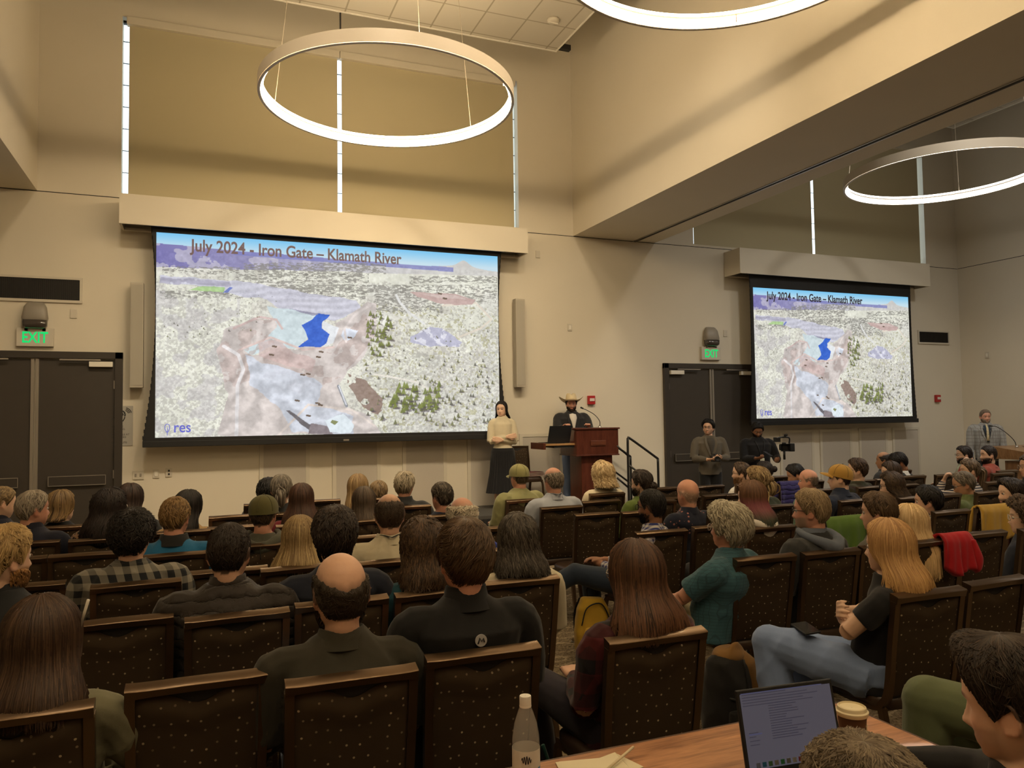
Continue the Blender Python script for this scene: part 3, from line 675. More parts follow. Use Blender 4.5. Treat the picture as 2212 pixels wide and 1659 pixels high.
M_skin = attr_mat('skin', .52, .35, .12, 260, fleck=.12)
M_hair = attr_mat('hair', .48, .28)
def cloth(name, col, kind='plain', col2=None, scale=1.0, rough=.88):
    """woven cloth; kinds: plain, buffalo, check, plaid, quilt, stripe, knit, floral, leopard, grid, denim"""
    if name in MATS: return MATS[name]
    t = NT(name); b = t.b; b.inputs['Roughness'].default_value = rough; b.inputs['Specular IOR Level'].default_value = .2
    b.inputs['Sheen Weight'].default_value = .15; col2 = col2 or tuple(x*.5 for x in col)
    sp = t.n('SeparateXYZ'); t.l(t.co(), sp.inputs[0]); x, y, z = sp.outputs
    xy = t.math('ADD', x, t.math('MULTIPLY', y, .6))
    def st(v, f, duty): return t.math('LESS_THAN', t.math('FRACT', t.math('MULTIPLY', v, f)), duty)
    nz = t.n('TexNoise', i_Scale=9.0, i_Detail=5.0); t.l(t.co(), nz.inputs['Vector'])
    fine = t.n('TexNoise', i_Scale=900.0, i_Detail=1.0); t.l(t.co(), fine.inputs['Vector'])
    base = t.mix(nz.outputs[0], tuple(c*.88 for c in col), tuple(min(1, c*1.1) for c in col))
    if kind == 'buffalo':
        s = t.math('ADD', st(xy, 14*scale, .5), st(z, 14*scale, .5)); base = t.mix(t.math('MULTIPLY', s, .5), tuple(col), tuple(col2))
    elif kind == 'check':
        s = t.math('ADD', st(xy, 24*scale, .5), st(z, 24*scale, .5)); base = t.mix(t.math('MULTIPLY', s, .5), tuple(col), tuple(col2))
    elif kind == 'grid':
        s = t.math('MAXIMUM', st(xy, 26*scale, .14), st(z, 26*scale, .14)); base = t.mix(t.math('MULTIPLY', s, .55), base, tuple(col2))
    elif kind == 'plaid':
        s = t.math('ADD', st(xy, 7*scale, .45), st(z, 7*scale, .45)); s2 = t.math('MAXIMUM', st(xy, 7*scale, .05), st(z, 7*scale, .05))
        base = t.mix(t.math('MULTIPLY', s, .5), base, tuple(col2)); base = t.mix(t.math('MULTIPLY', s2, .5), base, tuple(min(1, c*1.6) for c in col))
    elif kind == 'stripe': base = t.mix(st(z, 22*scale, .5), tuple(col), tuple(col2))
    elif kind in ('floral', 'leopard'):
        v = t.n('TexVoronoi', i_Scale=26.0*scale, i_Randomness=1.0); t.l(t.co(), v.inputs['Vector'])
        base = t.mix(t.math('LESS_THAN', v.outputs['Distance'], .22 if kind == 'floral' else .45), base, tuple(col2))
    t.l(base, b.inputs['Base Color'])
    if kind == 'quilt':
        q = t.math('ABSOLUTE', t.math('SINE', t.math('ADD', t.math('MULTIPLY', z, 62*scale), t.math('MULTIPLY', nz.outputs[0], 5.0))))
        t.bump(t.math('ADD', t.math('POWER', q, .5), t.math('MULTIPLY', nz.outputs[0], .4)), .9, .012)
    elif kind == 'denim':
        t.bump(t.math('ADD', nz.outputs[0], t.math('MULTIPLY', fine.outputs[0], .2)), .5, .008)
    else:
        t.bump(t.math('ADD', nz.outputs[0], t.math('MULTIPLY', fine.outputs[0], .12)), .35, .008)
    return MATS.setdefault(name, t.m)

# head surface: width, front and back extent by height above the eye line
_Z = [-.120, -.112, -.100, -.085, -.065, -.04, -.01, .02, .05, .08, .102, .116, .122]
_W = [.020, .034, .046, .057, .066, .072, .0755, .0775, .0755, .066, .049, .028, .008]
_F = [.050, .068, .079, .084, .086, .086, .085, .091, .090, .078, .058, .034, .010]
_B = [.005, .015, .028, .045, .066, .086, .098, .101, .097, .085, .063, .036, .010]
_zz = np.linspace(-.12, .122, 90)
def _sm(a):
    q = np.interp(_zz, _Z, a); p = np.pad(q, 5, mode='edge'); k = np.exp(-np.linspace(-1.8, 1.8, 9)**2); k /= k.sum()
    o = np.convolve(p, k, 'same')[5:-5]; o[-8:] = q[-8:]; return o
_Ws, _Fs, _Bs = _sm(_W), _sm(_F), _sm(_B)
def headpt(a, z, face=False):
    a = np.asarray(a, float); z = np.asarray(z, float); w = np.interp(z, _zz, _Ws); f = np.interp(z, _zz, _Fs); b = np.interp(z, _zz, _Bs)
    c, s = np.cos(a), np.sin(a)
    x = w*np.sign(s)*abs(s)**.88; y = np.where(c > 0, f, b)*np.sign(c)*abs(c)**.9-.004
    if face:
        fr = np.clip(c*1.5, 0, 1); nh = np.interp(z, [-.058, -.050, -.040, -.022, 0, .016], [0, .015, .028, .019, .007, 0])
        d = nh*np.exp(-(x/(.0095+.007*np.exp(-((z+.042)/.012)**2)))**2)
        d += .006*np.exp(-((z-.022)/.009)**2-(x/.05)**2)-.011*np.exp(-((abs(x)-.031)/.014)**2-((z-.001)/.011)**2)
        d += .004*np.exp(-((abs(x)-.045)/.018)**2-((z+.028)/.016)**2)
        d += .0065*np.exp(-(x/.021)**2)*(np.exp(-((z+.0650)/.005)**2)+.9*np.exp(-((z+.0770)/.005)**2))
        d += -.004*np.exp(-(x/.024)**2-((z+.088)/.006)**2)+.007*np.exp(-((z+.103)/.011)**2-(x/.024)**2)
        y = y+d*fr
    return np.stack([x, y, z+0*a], -1)
def head_mesh(n=64, m=60):
    th = np.linspace(0, 2*PI, n, endpoint=False); a = th-.5*np.sin(th)
    return rings([headpt(a, z, True) for z in np.linspace(-.1195, .1215, m)])
def ear_mesh(s):
    q = np.linspace(0, 2*PI, 16, endpoint=False)
    P = np.c_[np.zeros(16), -.017*np.cos(q)-.004, .031*np.sin(q)]; P[:, 0] = .003-.35*P[:, 1]+.004*np.sin(q)
    e = join(tube(P, .0050, 8, closed=True), ell((0, .0, -.002), (.006, .014, .025)), ell((.001, .004, -.026), (.006, .010, .010)), ell((-.004, .010, -.004), (.008, .006, .018)))
    e = xf(e, np.diag([s, 1, 1]) if s > 0 else np.diag([-1, 1, 1]))
    if s < 0: e = (e[0], [q[::-1] for q in e[1]])
    return xf(e, None, (s*.0775, -.010, -.010))
_HEAD = None
def nose_dir(v): return v/np.linalg.norm(v)

# ---- hair
DEG = PI/180
def hairline(a, st):
    d = np.degrees(np.abs((np.asarray(a)+PI) % (2*PI)-PI))
    return np.interp(d, [0, 28, 50, 66, 80, 98, 112, 135, 180], st.get('line', [.076, .072, .050, .020, -.022, .006, -.028, -.066, -.080]))
def hairtop(a, st):
    if not st.get('bald'): return np.full(np.shape(a), .1215)
    d = np.degrees(np.abs((np.asarray(a)+PI) % (2*PI)-PI))
    return np.interp(d, [0, 50, 75, 100, 140, 180], st['bald'])+.002*np.sin(np.asarray(a)*11)+.0015*np.sin(np.asarray(a)*23+1)
def hair(st, seed, M, hc, parent, q=1.0):
    """shell hugging the skull plus tapered locks that follow it; long styles fall over the shoulders"""
    rs = np.random.RandomState(seed); th0 = st.get('thick', .009); L = st.get('long', 0); wave = st.get('wave', 0); wf = st.get('wf', 3.0)
    wide = st.get('wide', .5); a0 = st.get('a0', 58)*DEG
    base = V3(st['col']); hi = V3(st.get('hi', tuple(c*1.9 for c in st['col']))); 
    def S(a, t):
        """t 0..1 crown to hairline; 1..2 hanging part"""
        a = np.asarray(a, float); t = np.asarray(t, float); zl = hairline(a, st); zt = hairtop(a, st)
        if L: 
            dd = np.abs((a+PI) % (2*PI)-PI); zl = np.where(dd > a0, -.005, zl)
        tt = np.clip(t, 0, 1); z = zt+(zl-zt)*(tt**1.6 if not st.get('bald') else tt); z = np.maximum(z, zl)
        p = headpt(a, z); n = np.stack([p[..., 0]/.0059, (p[..., 1]+.004)/.0090, (z-.01)/.0125], -1); n /= np.linalg.norm(n, axis=-1)[..., None]+1e-9
        th = th0*np.clip(np.minimum(1, (1-tt)*5+.12), 0, 1) if not L else th0*np.where(dd > a0, 1, np.clip((1-tt)*5+.12, 0, 1))
        if st.get('bald'): th = th*np.clip(tt*6+.1, 0, 1)
        th = th*(1+st.get('crown', 0)*np.clip(p[..., 2]/.1, 0, 1)); p = p+n*th[..., None]
        if st.get('quiff'): 
            k = np.clip(np.cos(a), 0, 1)*np.exp(-((tt-.7)/.35)**2); p[..., 2] += st['quiff']*k; p[..., 1] += st['quiff']*.3*k
        if L:
            u = np.clip(t-1, 0, 1); d = u*L; s_, c_ = np.sin(a), np.cos(a); e = np.clip(d/.13, 0, 1); e = e*e*(3-2*e)
            X = p[..., 0]*(1+e*.30*wide)+s_*.050*e*wide*np.clip(d/.2, 0, 1); Yb = np.where(c_ < 0, np.maximum(p[..., 1]-.042*e-.030*np.clip((d-.06)/.12, 0, 1), -.172), p[..., 1]-.085*e*np.clip(c_*2, 0, 1)-.03*e)
            Xc = X-.0*X; k = (u > 0)[..., None]; h = np.stack([Xc, Yb, p[..., 2]-d], -1); p = np.where(k, h, p)
        return p, n
    parts = []; cols = []
    # skull shell
    na = 40; A = np.linspace(0, 2*PI, na, endpoint=False); T = np.linspace(0.02, 1, 14); R = []
    for t in T: R.append(S(A, np.full(na, t))[0])
    inner = [headpt(A, hairline(A, st))*.96]
    if st.get('bald'): R = [headpt(A, hairtop(A, st))*.97]+R
    sh = rings(R+inner, cap=False) if st.get('bald') else rings(R+inner, True)
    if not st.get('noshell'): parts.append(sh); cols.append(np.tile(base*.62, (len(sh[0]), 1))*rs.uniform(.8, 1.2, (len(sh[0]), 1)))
    if L:
        nb = 30; A2 = np.linspace(a0+.02, 2*PI-a0-.02, nb); T2 = np.linspace(.55, 2, 12); O = []; I = []
        for t in T2:
            p, n = S(A2, np.full(nb, t)); end = 1-.03*rs.rand(nb)*(t > 1.9); p = p*1.0; p[:, 2] -= (t > 1.9)*rs.uniform(-.012, .012, nb)
            O.append(p*(1 if t < 1.9 else .99)); I.append((p-n*[1, 1, 0]*.016))
        loop = [np.vstack([o, i[::-1]]) for o, i in zip(O, I)]; d = rings(loop, True)
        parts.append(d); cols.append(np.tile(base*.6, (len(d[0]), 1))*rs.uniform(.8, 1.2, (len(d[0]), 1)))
    # locks
    n_ = int(st.get('n', 420)*q*1.45); K = 12 if L else 6; LV = []; LF = []; LC = []
    pat = np.array([(k*3+j, k*3+j+1, k*3+4+j, k*3+3+j) for k in range(K-1) for j in range(2)])
    lift = st.get('lift', .006); lw = st.get('w', .0045)/max(.6, q**.5)*.78
    for i in range(n_):
        a = rs.uniform(0, 2*PI)
        if st.get('bald') and abs((a+PI) % (2*PI)-PI) < 70*DEG: continue
        if L and abs((a+PI) % (2*PI)-PI) > a0 and rs.rand() < .93:
            t0 = rs.uniform(.02, .7) if rs.rand() < .6 else .05; t1 = rs.uniform(1.75, 2.0) if rs.rand() < .75 else rs.uniform(1.2, 1.8); off = rs.uniform(.001, .007)
        else:
            ln = st.get('len', .3)*rs.uniform(.7, 1.3); t0 = max(0, rs.uniform(-.1, .82)); t1 = min(t0+ln, 1.05); off = rs.uniform(.0, .003)
        t = np.linspace(t0, t1, K); da = rs.normal(0, st.get('mess', .10)); aa = a+da*np.linspace(0, 1, K)**1.5
        if st.get('swirl'): aa = aa+st['swirl']*np.linspace(0, 1, K)
        p, n = S(aa, t); u = np.linspace(0, 1, K); tg = np.gradient(p, axis=0); tg /= np.linalg.norm(tg, axis=1)[:, None]+1e-9
        sd = np.cross(n, tg); sd /= np.linalg.norm(sd, axis=1)[:, None]+1e-9
        lf = off+(lift*rs.uniform(.2, 1.2)*u**1.5 if t1 < 1.3 else .004*np.sin(u*6+rs.rand()*6)*.5)
        p = p+n*np.asarray(lf+np.zeros(K))[:, None]
        if t0 == 0 and not st.get('bald'): p[0] = (0, -.004, .122+th0*(1+st.get('crown', 0)))
        if wave:
            ph = rs.uniform(0, 6); fr = wf*(t1-t0 if L else 1)*2*PI
            p = p+sd*(wave*np.sin(u*fr+ph)*np.clip(u*3, 0, 1))[:, None]+n*(wave*.8*(1+np.cos(u*fr+ph))*np.clip(u*3, 0, 1))[:, None]
        if t1 > 1.5 and rs.rand() < .25: p = p+sd*(rs.normal(0, .012)*u**3)[:, None]
        w_ = lw*rs.uniform(.6, 1.3)*np.interp(u, [0, .15, .7, 1], [.5, 1, .9, .15]); b = len(LV)*1
        tri = np.stack([p-sd*w_[:, None]-n*.002, p+n*(w_*.55)[:, None], p+sd*w_[:, None]-n*.002], 1).reshape(-1, 3)
        o = sum(len(x) for x in LV) if 0 else i_off(LV); LV.append(tri)
        LF.append(pat+o)
        mixv = np.clip(rs.normal(.35, .3), 0, 1); c = base*(1-mixv)+hi*mixv
        if st.get('tips') is not None and L: c = c*(1-(u**2)[:, None])+V3(st['tips'])*(u**2)[:, None] if rs.rand() < .7 else np.tile(c, (K, 1))
        else: c = np.tile(c, (K, 1))
        LC.append(np.repeat(c, 3, 0))
    if LV: parts.append((np.concatenate(LV), np.concatenate(LF).tolist())); cols.append(np.concatenate(LC))
    for ex in st.get('extra', []):
        if ex[0] == 'tail':      # ponytail: gathered locks down the back
            P0 = smoothpath(ex[1], 5); rad = ex[2]
            for i in range(int(60*q)+24):
                o2 = rs.normal(0, 1, 3)*.55; r_ = np.interp(np.linspace(0, 1, len(P0)), [0, .25, .7, 1], [.5, 1, .9, .3])*rad
                p = P0+o2*r_[:, None]+wave*.6*np.sin(np.linspace(0, 9, len(P0))+rs.rand()*6)[:, None]*V3((1, 0, 0)); tb = tube(p, [rad*.28, rad*.36, rad*.1], 5)
                parts.append(tb); m_ = np.clip(rs.normal(.3, .3), 0, 1); cols.append(np.tile(base*(1-m_)+hi*m_, (len(tb[0]), 1)))
        if ex[0] == 'bun':
            for i in range(int(26*q)+14):
                ax = nose_dir(rs.normal(size=3)); b_ = nose_dir(np.cross(ax, rs.normal(size=3))); c_ = np.cross(ax, b_); g = np.linspace(0, rs.uniform(3, 6), 14)
                tb = tube(V3(ex[1])+ex[2]*.85*(np.outer(np.cos(g), b_)+np.outer(np.sin(g), c_)), ex[2]*.2, 5); parts.append(tb); m_ = rs.rand()*.6; cols.append(np.tile(base*(1-m_)+hi*m_, (len(tb[0]), 1)))
            e = ell(ex[1], (ex[2]*.85,)*3); parts.append(e); cols.append(np.tile(base*.6, (len(e[0]), 1)))
    vf = join(*parts); cc = np.clip(np.concatenate(cols), 0, 1)
    if st.get('dye') is not None:   # dyed lengths below the crown
        z = vf[0][:, 2]; m_ = np.clip((.02-z)/.05, 0, 1)*(z > -.30)*(rs.rand(len(z))*.4+.6); dy = V3(st['dye']); gr = V3(st['dye2'])
        k = np.clip((-.06-z)/.08, 0, 1)[:, None]; cc = cc*(1-m_[:, None]*.8)+(dy*(1-k)+gr*k)*m_[:, None]*.8
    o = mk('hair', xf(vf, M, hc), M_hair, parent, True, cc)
    return o
def i_off(LV):
    i_off.n = 0 if not LV else i_off.n+len(LV[-1]); return i_off.n
i_off.n = 0

# ---- hands
def hand(wr, d, nrm, side, curl=.5, spread=.10):
    """palm, four unequal jointed fingers, side thumb. wr wrist, d pointing direction, nrm palm normal (palm side), side +1 thumb on +cross"""
    d = nose_dir(V3(d)); nrm = V3(nrm)-d*(V3(nrm)@d); nrm = nose_dir(nrm); s = np.cross(d, nrm)*side
    wr = V3(wr); parts = []
    kn = wr+d*.088
    for k, (o, ln, r) in enumerate(((.030, .068, .0090), (.010, .077, .0093), (-.011, .071, .0088), (-.031, .056, .0078))):
        parts.append(tube([wr+s*o*.5, wr+d*.045+s*o*.85-nrm*.003, kn+s*o], [.016, .0145, .0115], 8))
        b = kn+s*o; dd = nose_dir(d+s*spread*(1.2-k)*.8); P = [b]; ang = 0
        for j, fr in enumerate((.44, .31, .25)):
            ang += curl*(.8, 1.1, .8)[j]; b = b+(dd*math.cos(ang)+nrm*math.sin(ang))*ln*fr; P.append(b)
        parts.append(tube(smoothpath(P, 3), [r*1.08, r, r*.92, r*.7], 8))
    t0 = wr+d*.02+s*.024; parts.append(tube(smoothpath([t0, t0+d*.028+s*.022+nrm*.006, t0+d*.055+s*.028+nrm*.014, t0+d*.078+s*.024+nrm*(.018+.02*curl)], 3), [.0145, .013, .0105, .008], 8))
    return parts
def limb(P, r, n=12): return tube(smoothpath(P, 4), r, n)

SKIN = {'l': srgb(206, 164, 138), 'm': srgb(180, 136, 106), 't': srgb(146, 104, 78), 'r': srgb(204, 150, 126), 'd': srgb(120, 78, 54), 'p': srgb(216, 178, 152)}
NEAR = {}
def person(sp):
    """sp: label, x, y (head position on the floor plan), top (head top height), z0 (floor), turn (body), hy/hp/hr (head turn, nod, tilt),
       hair style, shirt material ... seated unless pose='stand'"""
    g = lambda k, d=None: sp.get(k, d)
    seed = g('seed', int(abs(sp['x'])*1000+sp['y']*77) % 9999); q = g('q', 1.0); vox = g('vox', .010)
    W = g('wide', 1.0); Hm = Matrix.Rotation(g('hr', 0)*DEG, 3, 'Y')
    z0 = g('z0', 0); top = sp['top']-z0; turn = g('turn', 0)*DEG; stand = g('pose') == 'stand'
    hl = V3((0, -.02 if stand else -.10, 0)); rz = np.array(Matrix.Rotation(turn, 3, 'Z'))
    rt = V3((sp['x'], sp['y'], 0))-rz@hl
    t = thing('person', sp['label'], 'person', (rt[0], rt[1], z0), turn, g('group', 'people in the audience' if not stand else None))
    hs = g('hs', 1.0); cap = .122+g('hair', {}).get('thick', .009)*1.3 if g('hair') else .122
    M = rot(g('hy', 0)*DEG-turn, 0)@rot(0, -g('hp', 0)*DEG, g('hr', 0)*DEG)*hs
    fwd = g('lean', 0)
    hc = V3((0, hl[1]+fwd, top-cap*hs)); piv = V3((0, -.025, -.085)); hc = hc+(np.eye(3)@piv-M@piv)*V3((1, 1, .3))
    zs = top-cap-.168*hs-g('neck', 0)      # shoulder line
    zj = zs-.055; sw = .178*W; cy = hl[1]-.02+fwd*.8
    bulk = g('bulk', 1.0)
    if stand:
        zh = top*.53; T = [(zh-.10, .155, .10, -.0), (zh, .16, .11, -.0), (zh+.12, .145*bulk, .105*bulk, .0), (zh+.28, .158*bulk, .115*bulk, .0), (zs-.07, .17*W, .105*bulk, -.01)]
    else:
        zh = .53; T = [(.455, .17*bulk, .13, -.03), (.56, .16*bulk, .125*bulk, -.035), (.68, .155*bulk, .12*bulk, -.06+fwd*.2), (zs-.16, .168*bulk, .118*bulk, -.092+fwd*.6), (zs-.07, .172*W, .108*bulk, cy)]
    T += [(zs-.03, .162*W, .090, cy), (zs+.002, .128*W, .074, cy+.004), (zs+.028, .088*W**.5, .064, cy+.01), (zs+.055, .060, .056, cy+.014)]
    def torso(off, ztop=9, zbot=-9): return loft([(0, c[3], c[0], c[1]+off, c[2]+off) for c in T if c[0] < ztop and c[0] > zbot], 28, 2.35)
    arms = {}
    for s, k in ((-1, 'L'), (1, 'R')):
        sh = V3((s*(sw+.008), cy, zj)); el = V3(g('el'+k, (s*(.222*W if not stand else .25*W), cy+.05 if not stand else .0, zs-.30))); wr = V3(g('wr'+k, (s*.11, .20, .66) if not stand else (s*.25, .06, zs-.55)))
        arms[k] = (sh, el, wr)
    legs = {}
    for s, k in ((-1, 'L'), (1, 'R')):
        if stand: hip, kn, an = (s*.085, -.0, zh-.03), (s*.095, .02, zh*.53), (s*.10, -.02, .09)
        else: hip, kn, an = (s*.09, -.05, .52), (s*.115, .40, .52), (s*.11, .40, .09)
        kn = g('kn'+k, kn); an = g('an'+k, an); legs[k] = (V3(hip), V3(kn), V3(an))
    # body: one continuous skin surface
    global _HEAD
    if _HEAD is None: _HEAD = join(head_mesh(), ear_mesh(-1), ear_mesh(1))
    hd = xf(_HEAD, M, hc)
    neck = tube([hc+M@V3((0, -.030, -.03)), hc+M@V3((0, -.030, -.09)), V3((0, cy+.012, zs+.03)), V3((0, cy, zs-.03))], [.050, .052*W**.5, .058*W**.5, .075], 18)
    parts = [hd, neck, torso(-.004)]
    hands = g('hands', True)
    for s, k in ((-1, 'L'), (1, 'R')):
        sh, el, wr = arms[k]; m1 = (sh+el)/2+V3((s*.006, 0, 0))
        parts.append(limb([sh, m1, el], [.052, .047*bulk**.5, .039])); m2 = el*.65+wr*.35
        parts.append(limb([el, m2, wr], [.041, .040, .026]))
        hdirs = g('hd'+k, None)
        d = V3(hdirs[0]) if hdirs else wr-el; nr = V3(hdirs[1]) if hdirs else V3((0, -.2, -1))
        if abs(nose_dir(d)@nose_dir(nr)) > .95: nr = V3((0, 1, 0))
        parts += hand(wr, d, nr, s if not hdirs or len(hdirs) < 4 else hdirs[3], hdirs[2] if hdirs and len(hdirs) > 2 else .45)
        hip, kn, an = legs[k]
        parts.append(limb([hip, (hip+kn)/2, kn], [.082, .072, .054])); parts.append(limb([kn, kn*.7+an*.3, an], [.054, .054, .036])); 
        fd = nose_dir(V3(g('fd'+k, (s*.12, 1, 0)))); parts.append(tube([an+fd*-.03+V3((0, 0, -.045)), an+fd*.06+V3((0, 0, -.055)), an+fd*.14+V3((0, 0, -.066))], [.034, .038, .022], 10, flat=.7)); parts.append(tube([an+V3((0, 0, .02)), an+V3((0, 0, -.05))], [.036, .036], 10))
    bv = remesh(join(*parts), vox, 2 if vox < .008 else 1)
    V = bv[0]; Li = (V-hc)@np.linalg.inv(M).T; sk = V3(SKIN[g('skin', 'l')]); col = np.tile(sk, (len(V), 1))
    def blend(m, c): 
        m = np.clip(m, 0, 1)[:, None]; col[:] = col*(1-m)+V3(c)*m
    inhead = (Li[:, 2] > -.12)&(abs(Li[:, 0]) < .1)
    front = np.clip((Li[:, 1]-.03)/.02, 0, 1)*inhead
    blend(front*np.exp(-(Li[:, 0]/.023)**4-((Li[:, 2]+.071)/.0095)**4)*.75, sk*V3((.82, .48, .45)))
    blend(front*np.exp(-((abs(Li[:, 0])-.045)/.022)**2-((Li[:, 2]+.03)/.02)**2)*.25, sk*V3((1.0, .7, .66)))
    ear = inhead*np.clip((abs(Li[:, 0])-.076)/.006, 0, 1)*(abs(Li[:, 2]+.01) < .045); blend(ear*.35, sk*V3((1.0, .66, .58)))
    if g('hair'):
        hb = V3(g('hair')['col']); bw = front*np.exp(-((abs(Li[:, 0])-.031)/.018)**4-((Li[:, 2]-.021-.004*(1-abs(abs(Li[:, 0])-.03)/.03))/.0045)**4); blend(bw*.8, hb*.9)
        if g('hair').get('bald'):
            az = np.arctan2(Li[:, 0], Li[:, 1]); zt_ = hairtop(az, g('hair')); blend(inhead*(abs(az) > 50*DEG)*np.clip((zt_+.024-Li[:, 2])/.04, 0, 1)*(Li[:, 2] > hairline(az, g('hair')))*.8, hb*.9)
        else: blend((Li[:, 2] > hairline(np.arctan2(Li[:, 0], Li[:, 1]), g('hair'))+.006)*inhead*.9, hb*.8)
    stb = g('stubble') or (tuple(c*.9 for c in g('beard')), .8) if g('beard') or g('stubble') else None
    if stb:
        m = inhead*np.clip((-.030-Li[:, 2]-.35*np.clip(Li[:, 1]-.05, 0, 1))/.012, 0, 1)*np.clip((Li[:, 1]-.005)/.02, 0, 1); m = m*(1-np.exp(-(Li[:, 0]/.022)**4-((Li[:, 2]+.071)/.008)**4))
        m = np.maximum(m, front*np.exp(-(Li[:, 0]/.028)**4-((Li[:, 2]+.057)/.005)**4)); blend(m*stb[1], stb[0])
    mk('body', bv, M_skin, t, True, col)
    # eyes
    if g('eyes'):
        for s in (-1, 1):
            c = hc+M@V3((s*.031, .0705, .0005)); e = ell((0, 0, 0), (.0120*hs,)*3, None, 14, 10); e = xf(e, rot(0, PI/2)); d = nose_dir(M@V3((0, 1, -.02)))
            cc = np.where(((e[0]/(.0120*hs))@d)[:, None] > .84, V3((.03, .018, .012)), V3((.55, .50, .46))); mk('eye', xf(e, None, c), attr_mat('eyeball', .15, .6), t, True, cc)
        mk('eyelids', join(*[tube(smoothpath([hc+M@V3((s*.031+x, .0835-abs(x)*.22, .0005+.006-x*x*30)) for x in (-.014, -.007, 0, .007, .014)], 3), .0022, 6) for s in (-1, 1)]), plain('lash_line', tuple(c*.35 for c in SKIN['m']), .6), t)
    if g('hair'): hair(g('hair'), seed, M, hc, t, q)
    if g('beard'):    # beard locks over jaw and lip
        rs = np.random.RandomState(seed+5); P = []; C_ = []; bc = V3(g('beard'))
        for i in range(int(950*q)+200):
            a = rs.uniform(-1.75, 1.75); z = rs.uniform(-.118, -.035-.03*math.cos(a)**2)
            if abs(a) < .30 and -.082 < z < -.062: continue
            p = headpt(np.array(a), np.array(z), True); n_ = nose_dir(V3((p[0], p[1]*.9, z*.5))); dn = nose_dir(V3((p[0]*.5, .02, -.6))); l_ = g('beardlen', .012)*rs.uniform(.7, 1.3)
            tb = tube([p-n_*.003, p+n_*.005+dn*l_*.5, p+n_*.007+dn*l_], [.0019, .0017, .0005], 3); P.append(tb); C_.append(np.tile(bc*rs.uniform(.7, 1.5), (len(tb[0]), 1)))
        mk('beard', xf(join(*P), M, hc), M_hair, t, True, np.clip(np.concatenate(C_), 0, 1))
    if g('glasses'):
        gc = plain('glasses_'+str(g('glasses')), {'dark': (.015, .013, .012), 'clear': (.6, .55, .48), 'metal': (.35, .3, .24)}[g('glasses')], .25, metal=.4 if g('glasses') == 'metal' else 0)
        fr = []
        for s in (-1, 1):
            qq = np.linspace(0, 2*PI, 18, endpoint=False); pts = np.c_[s*.033+.024*np.sign(np.cos(qq))*abs(np.cos(qq))**.7, .098-.15*abs(s*.033+.024*np.cos(qq)-0)**1.3, -.002+.018*np.sign(np.sin(qq))*abs(np.sin(qq))**.8]
            fr.append(tube(pts, .0021, 6, closed=True)); fr.append(tube(smoothpath([(s*.057, .092, .004), (s*.074, .075, .006), (s*.080, .02, .004), (s*.081, -.012, -.002), (s*.078, -.022, -.014)], 3), .0021, 6))
        fr.append(tube(smoothpath([(-.010, .099, .002), (0, .102, .005), (.010, .099, .002)], 3), .0019, 6)); mk('glasses', xf(join(*fr), M, hc), gc, t)
    # shirt or jacket
    sm_ = g('shirt'); off = g('loose', .012); sl = g('sleeve', 1.0); hem = g('hem', .50 if not stand else zh-.06)
    sp_ = [torso(off, zs+.06, hem-.12)]
    for s, k in ((-1, 'L'), (1, 'R')):
        sh, el, wr = arms[k]; r0 = .056*bulk**.5+off*.9
        a_ = [V3((s*sw*.55, cy, zs-.045)), sh, (sh+el)/2+V3((s*.008, 0, 0)), el]
        if sl >= 1: sp_.append(limb(a_, [.07, r0, r0*.96, r0*.84])); e_ = el+(wr-el)*(sl-1+.93 if sl > 1 else .93); sp_.append(limb([el, (el+e_)/2, e_], [r0*.84, r0*.80, r0*.56]))
        else: e_ = sh+(el-sh)*sl; sp_.append(limb(a_[:2]+[(sh+e_)/2, e_], [.07, r0, r0*.98, r0*.95]))
    vs = max(vox, .009) if q < 1.2 else .008
    sv = remesh(join(*sp_), vs, 4); sv = folds(sv, g('fold', .006), seed, g('fs', 1.0)); mk('shirt', sv, sm_, t)
    def surf(x, z, sg):      # outermost garment surface in front (+1) or behind (-1)
        m = (abs(sv[0][:, 0]-x) < .018)&(abs(sv[0][:, 2]-z) < .018); return sg*(sv[0][m, 1]*sg).max() if m.any() else cy+sg*.12
    # collar
    co = g('collar', 'crew')
    ck = {'crew': (.034, .046, .005), 'shirt': (.036, .062, .010), 'high': (.034, .080, .008), 'turtle': (.034, .074, .005), 'low': None, 'jacket': (.034, .070, .014)}[co]
    if ck:
        za, zb, th = ck; R = []; A = np.linspace(0, 2*PI, 28, endpoint=False); fr = np.clip(np.cos(A), 0, 1)**2     # cos=1 at front (+y)
        dx = (hc+M@V3((0, -.03, -.09)))[0]*.5
        for (z, r) in ((zs+za-.030, .092*W), (zs+za, .070*W**.5+th), (zs+zb, .0605*W**.5+th), (zs+zb+.002, .0585*W**.5+th-.004), (zs+za, .062*W**.5)):
            R.append(np.c_[np.sin(A)*r+dx*(z-zs)/.08, cy+.012+np.cos(A)*r*.95, z-fr*.035+0*A])
        cv = rings(R, False); mk('collar', cv, g('cmat') or sm_, t)
    if g('hood'):
        P = smoothpath([(-.085, cy+.06, zs+.055), (-.115, cy-.02, zs+.03), (-.085, cy-.10, zs-.0), (0, cy-.135, zs-.035), (.085, cy-.10, zs-.0), (.115, cy-.02, zs+.03), (.085, cy+.06, zs+.055)], 4)
        hv = remesh(join(tube(P, [.022, .034, .042, .034, .022], 12), ell((0, cy-.115, zs-.06), (.095, .035, .075))), .01, 4); hv = folds(hv, .008, seed+3); mk('hood', hv, g('cmat') or sm_, t)
